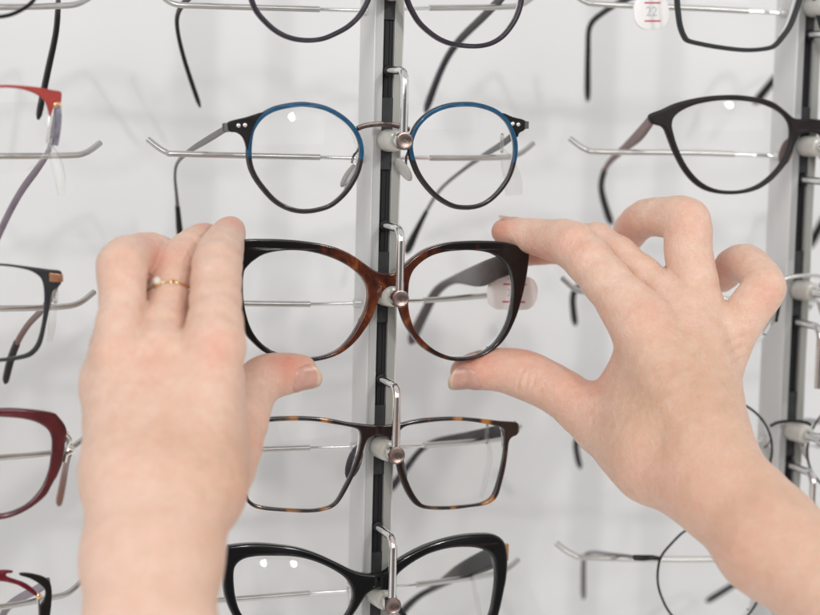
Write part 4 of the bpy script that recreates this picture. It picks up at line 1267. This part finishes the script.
class Hand:
    """signed distance of a hand: a palm blended from tapering columns, and chains for the fingers"""
    def __init__(self, palm, fingers, kp=0.012, kf=0.006, thin=0.0):
        self.palm = [(J(*a), J(*b)) for a, b in palm]
        self.fingers = []
        for f in fingers:       # round the chain of joints off between its bones
            q = crom([list(j[0]) + [j[1]] for j in (J(*t) for t in f)], 2, False)
            self.fingers.append([(p[:3], p[3]) for p in q])
        self.boxes = []
        for f in self.fingers:
            lo = np.min([p - r for p, r in f], 0) - 0.02
            hi = np.max([p + r for p, r in f], 0) + 0.02
            self.boxes.append((lo, hi))
        self.kp, self.kf, self.thin = kp, kf, thin
        self.creases = []

    def sd(self, X):
        f = None
        for (a, ra), (b, rb) in self.palm:
            c = cone_sd(X, a, b, ra, rb)
            f = c if f is None else smin(f, c, self.kp)
        f = f + self.thin
        res = f.copy()
        for ch, (lo, hi) in zip(self.fingers, self.boxes):
            m = np.where(np.all((X > lo) & (X < hi), 1))[0]
            if not len(m):
                continue
            Y = X[m]
            g = None
            for (a, ra), (b, rb) in zip(ch, ch[1:]):
                c = cone_sd(Y, a, b, ra, rb)
                g = c if g is None else smin(g, c, 0.003)
            g = smin(g, f[m], self.kf)
            res[m] = smin(res[m], g, 0.0006)
        return res

    def grad(self, X, e=2e-4):
        g = np.empty_like(X)
        for i in range(3):
            dx = np.zeros(3); dx[i] = e
            g[:, i] = self.sd(X + dx) - self.sd(X - dx)
        n = np.linalg.norm(g, axis=1)[:, None] + 1e-12
        return g / n

    def mesh(self, h=0.0016):
        pts = [(p, r) for seg in self.palm for p, r in seg] + [q for f in self.fingers for q in f]
        lo = np.min([p - r for p, r in pts], 0) - 4 * h
        hi = np.max([p + r for p, r in pts], 0) + 4 * h
        n = np.ceil((hi - lo) / h).astype(int) + 1
        # coarse pass, then only blocks near the surface
        ax = [lo[i] + h * np.arange(n[i]) for i in range(3)]
        vol = np.full(n, 1.0, np.float32)
        B = 8
        nb = np.ceil(n / B).astype(int)
        cx = [lo[i] + h * (np.arange(nb[i]) * B + (B - 1) / 2) for i in range(3)]
        G = np.stack(np.meshgrid(*cx, indexing='ij'), -1).reshape(-1, 3)
        d = self.sd(G).reshape(nb)
        near = np.abs(d) < h * B * 0.5 * 1.75 + 0.006
        sgn = np.where(d < 0, -1.0, 1.0)
        vol = np.kron(sgn, np.ones((B, B, B)))[:n[0], :n[1], :n[2]].astype(np.float32)
        idx = np.argwhere(near)
        off = np.stack(np.meshgrid(np.arange(B), np.arange(B), np.arange(B), indexing='ij'), -1).reshape(-1, 3)
        for s in range(0, len(idx), 400):
            ii = (idx[s:s + 400, None, :] * B + off[None]).reshape(-1, 3)
            ok = np.all(ii < n, 1)
            ii = ii[ok]
            vol[ii[:, 0], ii[:, 1], ii[:, 2]] = self.sd(lo + h * ii)
        # surface nets
        ins = vol < 0
        corners = [(i, j, k) for i in (0, 1) for j in (0, 1) for k in (0, 1)]
        sl = lambda A, c: A[c[0]:n[0] - 1 + c[0], c[1]:n[1] - 1 + c[1], c[2]:n[2] - 1 + c[2]]
        cnt = sum(sl(ins, c).astype(np.int8) for c in corners)
        act = (cnt > 0) & (cnt < 8)
        cells = np.argwhere(act)
        vid = -np.ones(act.shape, int)
        vid[act] = np.arange(len(cells))
        acc = np.zeros((len(cells), 3)); num = np.zeros(len(cells))
        cv = {c: vol[cells[:, 0] + c[0], cells[:, 1] + c[1], cells[:, 2] + c[2]] for c in corners}
        for c in corners:
            for a in range(3):
                if c[a] == 0:
                    e = list(c); e[a] = 1; e = tuple(e)
                    v0, v1 = cv[c], cv[e]
                    m = (v0 < 0) != (v1 < 0)
                    t = np.where(m, v0 / np.where(m, v0 - v1, 1), 0)
                    p = np.tile(np.array(c, float), (len(cells), 1)); p[:, a] = t
                    acc += np.where(m[:, None], p, 0); num += m
        X = lo + h * (cells + acc / num[:, None])
        faces = []
        for a in range(3):
            b, c = (a + 1) % 3, (a + 2) % 3
            s0 = [slice(1, n[i] - 1) for i in range(3)]; s1 = list(s0)
            s0[a] = slice(0, n[a] - 1); s1[a] = slice(1, n[a])
            i0, i1 = ins[tuple(s0)], ins[tuple(s1)]
            for flip in (False, True):
                e = np.argwhere((i0 & ~i1) if not flip else (~i0 & i1))
                base = e.copy()
                for i in range(3):
                    if i != a:
                        base[:, i] += 1
                q = []
                for db, dc in ((-1, -1), (0, -1), (0, 0), (-1, 0)):
                    w = base.copy(); w[:, b] += db; w[:, c] += dc
                    q.append(vid[w[:, 0], w[:, 1], w[:, 2]])
                q = np.stack(q, 1)
                faces.append(q[:, ::-1] if flip else q)
        faces = np.concatenate(faces)
        for _ in range(3):
            X = X - self.grad(X) * self.sd(X)[:, None]
        return X, faces


def build_hand(hand, name, label, spots, creases, tan_shades):
    X, faces = hand.mesh()
    me = bpy.data.meshes.new('t')
    me.from_pydata(X.tolist(), [], faces.tolist())
    me.update()
    t = bpy.data.objects.new('t', me)
    C.objects.link(t)
    sub = t.modifiers.new('s', 'SUBSURF'); sub.levels = 1; sub.render_levels = 1
    dg = bpy.context.evaluated_depsgraph_get()
    m2 = bpy.data.meshes.new_from_object(t.evaluated_get(dg))
    bpy.data.objects.remove(t)
    N = len(m2.vertices)
    co = np.empty(N * 3); m2.vertices.foreach_get('co', co); co = co.reshape(-1, 3)
    for _ in range(2):
        co = co - hand.grad(co) * hand.sd(co)[:, None]
    nr = hand.grad(co)
    # fold lines over the joints and broad tendon ridges
    for (p, axis, across, depth, sig, half, curv) in creases:
        d = co - p
        s = d @ axis
        w = d @ across
        depthwise = np.linalg.norm(d - np.outer(s, axis) - np.outer(w, across), axis=1)
        g = np.exp(-((s - curv * w * w) / sig) ** 2) * np.exp(-(w / half) ** 4) * np.exp(-(depthwise / 0.008) ** 2)
        co = co - nr * (g * depth)[:, None]
    flush = np.zeros(N)
    for p, r_, a in spots:
        d = np.linalg.norm(co - p, axis=1)
        flush += 1.12 * a * np.exp(-(d / r_) ** 2)
    tan_shade = np.zeros(N)
    for p, r_, a in tan_shades:      # sun-browned back of hand and wrist, plus shade painted on the left's thumb side
        tan_shade += a * np.exp(-(np.linalg.norm(co - p, axis=1) / r_) ** 2)
    org = co.mean(0)
    m2.vertices.foreach_set('co', (co - org).ravel())
    at_ = m2.attributes.new('flush', 'FLOAT', 'POINT')
    at_.data.foreach_set('value', np.clip(flush, 0, 1).astype(np.float32))
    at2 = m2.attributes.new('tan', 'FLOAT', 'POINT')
    at2.data.foreach_set('value', np.clip(tan_shade, 0, 1).astype(np.float32))
    m2.update()
    m2.name = name
    o = link(name, m2, M['skin'], None, True, None, None, 0)
    o.location = org
    o['label'] = label
    o['category'] = 'hand'
    return o


def nail(hand, parent, base, tip, dorsal, length, half_ang, over, lift=0.00035, start=0.0):
    """a curved nail plate seated on the finger end"""
    base, tip = np.array(base), np.array(tip)
    ax = tip - base
    ax /= np.linalg.norm(ax)
    dn = np.array(dorsal); dn = dn - ax * (dn @ ax); dn /= np.linalg.norm(dn)
    wd = np.cross(ax, dn)
    ns, na = 15, 15
    end = tip + ax * over
    pts = np.zeros((ns, na, 3))
    for i in range(ns):
        s = i / (ns - 1)
        c = end - ax * (length * (1 - s))
        for j in range(na):
            t = 2 * j / (na - 1) - 1
            sh = s
            # rounded cuticle and rounded free edge
            cc = c + ax * (length * 0.34 * t * t * (1 - s) - 0.30 * length * (abs(t) ** 2.2) * s)
            a = t * half_ang
            dr = math.cos(a) * dn + math.sin(a) * wd
            q = cc - ax * max(0, (cc - tip) @ ax + 0.0025)
            lo_, hi_ = 0.0, 0.02
            for _ in range(26):
                m = (lo_ + hi_) / 2
                if hand.sd((q + dr * m)[None])[0] < 0:
                    lo_ = m
                else:
                    hi_ = m
            edge = min(1, (1 - abs(t)) * 5, s * 6 + 0.0)
            pts[i, j] = cc + dr * (lo_ - 0.0002 + (lift + 0.0002) * edge)
    V = [Vector(q) for q in pts.reshape(-1, 3)]
    Fc, mi = [], []
    nrm = Vector(dn)
    for i in range(ns - 1):
        for j in range(na - 1):
            f = (i * na + j, (i + 1) * na + j, (i + 1) * na + j + 1, i * na + j + 1)
            n_ = (V[f[1]] - V[f[0]]).cross(V[f[2]] - V[f[0]])
            Fc.append(f if n_.dot(nrm) > 0 else f[::-1])
            mi.append(1 if i >= ns - 3 else 0)
    me = bpy.data.meshes.new('fingernail')
    org = origin_of(parent)
    me.from_pydata([tuple(q - org) for q in V], [], Fc)
    o = link('fingernail', me, [M['nail'], M['nail_edge']], parent, True, None, mi, 0)
    so = o.modifiers.new('thick', 'SOLIDIFY'); so.thickness = 0.0005; so.offset = -1
    return o


def crease(u, v, d, axis_to, across_to, depth=0.3, sig=0.45, half=5, curv=0.0, hand=None):
    """fold at the surface point sighted at (u, v): axis_to / across_to are image directions"""
    p = np.array(P(u, v, d))
    if hand is not None:      # drop onto the skin along the sight line
        dr = np.array(ray(u, v)); dr /= np.linalg.norm(dr)
        q = np.array(CAM) + dr * (d * MM - 0.06)
        for _ in range(60):
            q = q + dr * max(min(hand.sd(q[None])[0], 0.01), -0.002)
        p = q
    a = np.array(rt * axis_to[0] - up * axis_to[1]); a /= np.linalg.norm(a)
    b = np.array(rt * across_to[0] - up * across_to[1]); b /= np.linalg.norm(b)
    return (p, a, b, depth * MM, sig * MM, half * MM, curv)


def spot(u, v, d, rpx, a):
    return (np.array(P(u, v, d)), rpx * d * MM / F, a)


# ---- right hand (dorsal side to the viewer, thumb under the rim, index on the corner)
thumbR = [(463, 372, 833, 12.5), (478, 370.5, 832, 17.5), (500, 369.5, 830, 20), (524, 374.5, 827, 23), (545, 384, 823, 22.5), (566, 396, 817, 23.5), (602, 424, 806, 29), (648, 458, 786, 36)]
indexR = [(503, 231.5, 834, 11.5), (515, 233, 832, 13.5), (534, 236.5, 827, 16.5), (556, 241, 819, 19.5), (574, 246, 812, 22.5), (606, 281, 801, 23.5), (640, 322, 790, 29)]
middleR = [(518, 252, 857, 12), (530, 250, 855, 14), (560, 246, 848, 17), (596, 244, 833, 20.5), (640, 276, 818, 20.5), (684, 312, 803, 24)]
ringR = [(624, 244, 862, 13.5), (632, 229, 852, 16.5), (646, 218, 838, 17.5), (668, 217.5, 826, 19), (687, 221.5, 818, 22.3), (688, 250, 815, 22.5), (694, 282, 810, 23), (702, 325, 805, 25)]
pinkyR = [(722, 279, 848, 13.5), (732, 266, 836, 16), (746, 263, 825, 17.5), (757, 273, 815, 18), (765, 288, 806, 19.5), (752, 305, 804, 20.5), (738, 328, 803, 20.5), (722, 360, 803, 22)]
palmR = [((640, 322, 792, 29), (692, 440, 768, 34)), ((684, 312, 803, 25), (708, 440, 768, 33)), ((702, 328, 806, 25), (716, 440, 772, 28)), ((717, 362, 808, 21), (714, 445, 780, 25)),
         ((606, 424, 808, 27), (655, 462, 786, 37)), ((655, 462, 786, 37), (715, 488, 764, 44)), ((636, 372, 800, 27), (650, 440, 785, 34)), ((616, 400, 806, 22), (650, 440, 785, 34)),
         ((714, 445, 775, 26), (728, 488, 760, 33)), ((710, 484, 766, 42), (768, 543, 742, 44)), ((732, 496, 760, 33), (770, 544, 742, 40)), ((766, 499, 752, 22), (779, 514, 750, 25)),
         ((768, 543, 742, 45), (900, 650, 700, 50)), ((774, 541, 742, 41), (900, 640, 700, 48)), ((900, 643, 700, 54), (1180, 870, 610, 76))]
handR = Hand(palmR, [thumbR, indexR, middleR, ringR, pinkyR])
spotsR = [spot(655, 306, 770, 26, 0.34), (spot(690, 312, 778, 20, 0.18)), spot(497, 231, 830, 18, 0.65), spot(575, 240, 800, 22, 0.22), spot(688, 212, 800, 26, 0.30), spot(635, 225, 845, 26, 0.5),
          spot(772, 292, 790, 20, 0.45), spot(725, 270, 835, 26, 0.5), spot(470, 362, 825, 32, 0.60), spot(528, 352, 825, 24, 0.38), spot(560, 392, 805, 40, 0.18), spot(535, 256, 845, 22, 0.65),
          spot(605, 330, 800, 26, 0.38), spot(600, 376, 805, 26, 0.32), spot(545, 258, 820, 22, 0.5), spot(690, 470, 735, 50, 0.10), spot(740, 560, 725, 60, 0.14), spot(650, 490, 765, 50, 0.14)]
cr = [crease(519, 380, 810, (1, 0.25), (-0.25, 1), 0.55, 0.5, 5.5, 35, handR), crease(527, 379, 810, (1, 0.25), (-0.25, 1), 0.35, 0.5, 5.5, 25, handR), crease(534, 381, 810, (1, 0.3), (-0.3, 1), 0.45, 0.5, 6, -20, handR)]
for k in range(4):
    cr.append(crease(568 + 7 * k, 238 + 5 * k, 790, (1, 0.45), (-0.3, 1), 0.16, 0.4, 4.5, 12 - 8 * k, handR))
    cr.append(crease(692, 214 + 6 * k, 800, (0.1, 1), (1, -0.08), 0.18, 0.42, 4.8, -14 + 8 * k, handR))
    cr.append(crease(646 + 9 * k, 288 + 8 * k, 780, (0.7, 0.7), (-0.7, 0.7), 0.10, 0.5, 6, 0, handR))
for u, v, ax_, dp in ((664, 372, (0.9, -0.42), -0.5), (698, 372, (0.98, -0.2), -0.55), (714, 380, (1, -0.1), -0.45), (681, 375, (0.95, -0.3), 0.3)):
    cr.append(crease(u, v, 775, ax_, (-ax_[1], ax_[0]), dp, 3.0, 26, 0, handR))
for k, (u, v) in enumerate(((733, 340), (735, 350), (736, 361))):
    cr.append(crease(u, v, 800, (0.35, 1), (1, -0.4), 0.7, 0.6, 6, 0, handR))
HR = build_hand(handR, 'hand', 'bare right hand pinching the right corner of the held glasses, two fingers bent upwards', spotsR, cr,
                [spot(690, 385, 765, 75, 0.85), spot(735, 490, 735, 75, 0.5), spot(800, 560, 715, 90, 0.4), spot(640, 440, 780, 50, 0.35)])
dors = np.array(-fw) * 0.72 - np.array(up) * 0.70
nail(handR, HR, P(500, 369.5, 830), P(463, 372, 833), dors, 16.5 * MM, R(62), 6.5 * MM)
nail(handR, HR, P(534, 236.5, 827), P(503, 231.5, 834), np.array(up) * 0.9 + np.array(fw) * 0.35, 11 * MM, R(55), 3.5 * MM)

# ---- left hand (nearer, dorsal side to the viewer)
thumbL = [(303, 370, 792, 13.5), (292, 373, 791, 17.5), (276, 375, 787, 20), (262, 380, 780, 22), (250, 396, 770, 23), (240, 422, 756, 27), (222, 468, 735, 34)]
indexL = [(231, 230, 795, 13), (227.5, 236, 789, 16), (222, 248, 776, 20.5), (217, 266, 756, 23.8), (215.5, 300, 740, 24.8), (215, 342, 722, 29)]
middleL = [(208, 237, 806, 13), (200, 241, 797, 15.5), (187.5, 253, 782, 19.6), (173.5, 272, 768, 22.8), (167.5, 305, 752, 23.6), (158, 350, 726, 26)]
ringL = [(176, 268, 812, 14), (166, 258, 797, 17), (150, 253.5, 778, 19.8), (134, 258, 760, 22), (122, 266, 744, 24.3), (122.5, 298, 736, 22), (117, 352, 722, 25)]
pinkyL = [(150, 335, 792, 14), (140, 328, 786, 16), (124, 325, 772, 18), (113, 334, 752, 18), (108, 360, 736, 20), (104, 388, 726, 22)]
palmL = [((214, 350, 724, 33), (196, 480, 704, 44)), ((159, 358, 724, 27), (162, 480, 700, 44)), ((117, 362, 724, 27), (136, 480, 700, 44)), ((105, 388, 728, 26), (126, 470, 704, 44)),
         ((236, 425, 755, 24), (200, 500, 712, 42)), ((222, 380, 738, 27), (205, 470, 715, 42)), ((196, 490, 702, 42), (178, 560, 685, 44)), ((128, 480, 700, 46), (129, 560, 684, 45)), ((160, 490, 698, 46), (150, 560, 683, 48)),
         ((178, 560, 685, 44), (171, 640, 665, 46)), ((127, 560, 684, 47), (128, 640, 664, 46)), ((150, 560, 682, 46), (150, 640, 662, 46)),
         ((171, 640, 665, 46), (160, 960, 580, 62)), ((128, 640, 664, 46), (116, 960, 578, 62)), ((160, 960, 580, 62), (150, 1250, 500, 75))]
handL = Hand(palmL, [thumbL, indexL, middleL, ringL, pinkyL], thin=0.0019)
spotsL = [spot(150, 352, 705, 24, 0.42), spot(217, 346, 705, 24, 0.48), spot(112, 345, 705, 22, 0.18), spot(122, 250, 725, 24, 0.30), spot(152, 256, 760, 26, 0.45), spot(234, 222, 785, 18, 0.50), spot(210, 228, 795, 18, 0.5),
          spot(278, 362, 780, 28, 0.5), spot(300, 366, 785, 22, 0.35), spot(240, 300, 745, 18, 0.25), spot(245, 440, 735, 40, 0.22), spot(232, 500, 705, 36, 0.20), spot(165, 430, 680, 40, 0.10)]
cl = [crease(268, 378, 760, (1, -0.1), (0.15, 1), 0.5, 0.5, 5.5, -25, handL), crease(262, 380, 760, (1, -0.1), (0.15, 1), 0.4, 0.5, 5.5, -15, handL)]
for u, v, ax_, dp in ((205, 410, (1, 0.1), -0.5), (158, 420, (1, 0.0), -0.55), (120, 420, (1, -0.05), -0.45), (182, 415, (1, 0), 0.35), (139, 415, (1, 0), 0.3)):
    cl.append(crease(u, v, 690, ax_, (-ax_[1], ax_[0]), dp, 3.2, 26, 0, handL))
for k in range(3):
    cl.append(crease(120, 252 + 7 * k, 725, (0, 1), (1, 0), 0.15, 0.45, 5, 0, handL))
    cl.append(crease(216, 262 + 8 * k, 735, (0, 1), (1, 0), 0.14, 0.45, 5, 0, handL))
    cl.append(crease(173, 262 + 8 * k, 735, (0, 1), (1, 0), 0.12, 0.45, 5, 0, handL))
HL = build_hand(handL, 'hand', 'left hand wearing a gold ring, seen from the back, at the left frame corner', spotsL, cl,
                [spot(222, 480, 705, 55, 0.85), spot(210, 575, 680, 50, 0.55), spot(160, 440, 690, 60, 0.25)])  # thumb-side spots paint in shade; the last is browned skin
HL['group'] = HR['group'] = 'hands of the customer'
nail(handL, HL, P(276, 375, 787), P(303, 370, 792), np.array(-fw) * 0.78 - np.array(up) * 0.62, 15 * MM, R(60), 6 * MM)

# the ring on the left hand
pa, pb = np.array(P(173.5, 272, 768)), np.array(P(167.5, 305, 752))
ax = (pb - pa) / np.linalg.norm(pb - pa)
rc = np.array(P(168.5, 301, 754))
ring_root = thing('finger_ring', 'thin gold ring with a pearl and a small crystal on the left hand', 'ring', Vector(rc))
e1 = np.array(-fw); e1 -= ax * (e1 @ ax); e1 /= np.linalg.norm(e1)
e2 = np.cross(ax, e1)
loop = []
for k in range(48):
    a = 2 * math.pi * k / 48
    dr = math.cos(a) * e1 + math.sin(a) * e2
    lo_, hi_ = 0.004, 0.02
    c0 = rc + ax * 0.0022 * math.sin(a)
    # the middle finger alone, so the band passes between the fingers
    for _ in range(24):
        m = (lo_ + hi_) / 2
        g = min(cone_sd((c0 + dr * m)[None], x[0], y[0], x[1], y[1])[0] for x, y in zip(handL.fingers[2], handL.fingers[2][1:]))
        lo_, hi_ = (m, hi_) if g < 0 else (lo_, m)
    loop.append(Vector(c0 + dr * (lo_ + 0.0005)))
obj('ring_band', *tube(loop, 0.75 * MM, 10, True), M['gold'], ring_root)


def nearest(u, v):
    best = min(loop, key=lambda q: ((q - CAM).normalized() - ray(u, v).normalized()).length + (0.02 if (q - Vector(rc)).dot(Vector(e1)) < 0 else 0))
    return best


def ball(c, r_, n=14, k=10):
    V, Fc = [], []
    for i in range(k + 1):
        th = math.pi * i / k
        for j in range(n):
            ph = 2 * math.pi * j / n
            V.append(Vector(c) + r_ * Vector((math.cos(ph) * math.sin(th), math.sin(ph) * math.sin(th), math.cos(th))))
    for i in range(k):
        for j in range(n):
            l = (j + 1) % n
            Fc.append((i * n + j, (i + 1) * n + j, (i + 1) * n + l, i * n + l))
    return V, Fc


g1 = nearest(156, 286)
st1 = g1 + Vector(e1) * 1.6 * MM
obj('pearl', *ball(st1, 2.1 * MM), M['pearl'], ring_root)
obj('setting', *ball(st1 + Vector(ax) * 0.6 * MM - Vector(e1) * 1.0 * MM, 2.0 * MM), M['gold'], ring_root)
g2 = nearest(148, 283)
obj('crystal', *ball(g2 + Vector(e1) * 1.6 * MM, 1.7 * MM, 7, 4), M['stone'], ring_root, smooth=False)
obj('small_stone', *ball(nearest(172, 287) + Vector(e1) * 0.5 * MM, 1.0 * MM, 8, 5), M['gold'], ring_root, smooth=False)

# ------------------------------------------------------------------ lighting
w = bpy.data.worlds.new('World')
scene.world = w
w.use_nodes = True
nt = w.node_tree
bg = nt.nodes['Background']
tc = nt.nodes.new('ShaderNodeTexCoord')
sp = nt.nodes.new('ShaderNodeSeparateXYZ')
nt.links.new(tc.outputs['Generated'], sp.inputs[0])
mr = nt.nodes.new('ShaderNodeMapRange')
mr.inputs['From Min'].default_value = -1
nt.links.new(sp.outputs['Z'], mr.inputs['Value'])
cr_ = ramp(nt, mr.outputs[0], [(0.0, (1.3, 1.28, 1.25)), (0.24, (1.0, 0.98, 0.96)), (0.345, (0.24, 0.235, 0.23)), (0.43, (0.20, 0.195, 0.19)), (0.56, (0.22, 0.215, 0.21)), (0.66, (0.72, 0.72, 0.73)), (1.0, (0.84, 0.84, 0.84))])
# dome brightened to either side as added fill, kept dim in front for dark reflections
ab = nt.nodes.new('ShaderNodeMath'); ab.operation = 'ABSOLUTE'
nt.links.new(sp.outputs['X'], ab.inputs[0])
sm = nt.nodes.new('ShaderNodeMapRange'); sm.interpolation_type = 'SMOOTHSTEP'
sm.inputs['From Min'].default_value = 0.50; sm.inputs['From Max'].default_value = 0.80
nt.links.new(ab.outputs[0], sm.inputs['Value'])
wx = nt.nodes.new('ShaderNodeMix'); wx.data_type = 'RGBA'
wx.inputs['B'].default_value = (1.05, 1.04, 1.03, 1)
nt.links.new(sm.outputs[0], wx.inputs['Factor']); nt.links.new(cr_.outputs[0], wx.inputs['A'])
nt.links.new(wx.outputs['Result'], bg.inputs['Color'])
bg.inputs['Strength'].default_value = 0.72


def lamp(name, loc, target, power, size, shape='RECTANGLE', size_y=None, col=(1, 1, 1)):
    l = bpy.data.lights.new(name, 'AREA')
    l.shape = shape
    l.size = size
    if size_y:
        l.size_y = size_y
    l.energy = power
    l.color = col
    o = bpy.data.objects.new(name, l)
    C.objects.link(o)
    o.location = loc
    d = Vector(target) - Vector(loc)
    o.rotation_euler = d.to_track_quat('-Z', 'Y').to_euler()
    return o


lamp('ceiling_panel', (-1.6, -1.9, 0.95), (0, 0.05, -0.15), 24.5, 1.8, 'RECTANGLE', 1.2, (1, 1, 1))
lamp('ceiling_panel', (0.8, -2.6, 1.0), (0, 0.05, -0.2), 10, 1.8, 'RECTANGLE', 1.0, (1, 1, 1))
for p_, e_ in zip(SPOTS, (6.8, 5.2)):
    lamp('ceiling_spot', p_, (0.03, 0.05, 0), e_, 0.11, 'DISK', None, (1, 0.98, 0.95))

scene.view_settings.view_transform = 'Standard'
scene.view_settings.look = 'None'
scene.view_settings.exposure = 0.06
scene.view_settings.gamma = 1.0
scene.render.engine = 'CYCLES'
scene.cycles.use_denoising = True
scene.cycles.max_bounces = 10
scene.cycles.transparent_max_bounces = 48
scene.cycles.caustics_reflective = False
scene.cycles.caustics_refractive = False
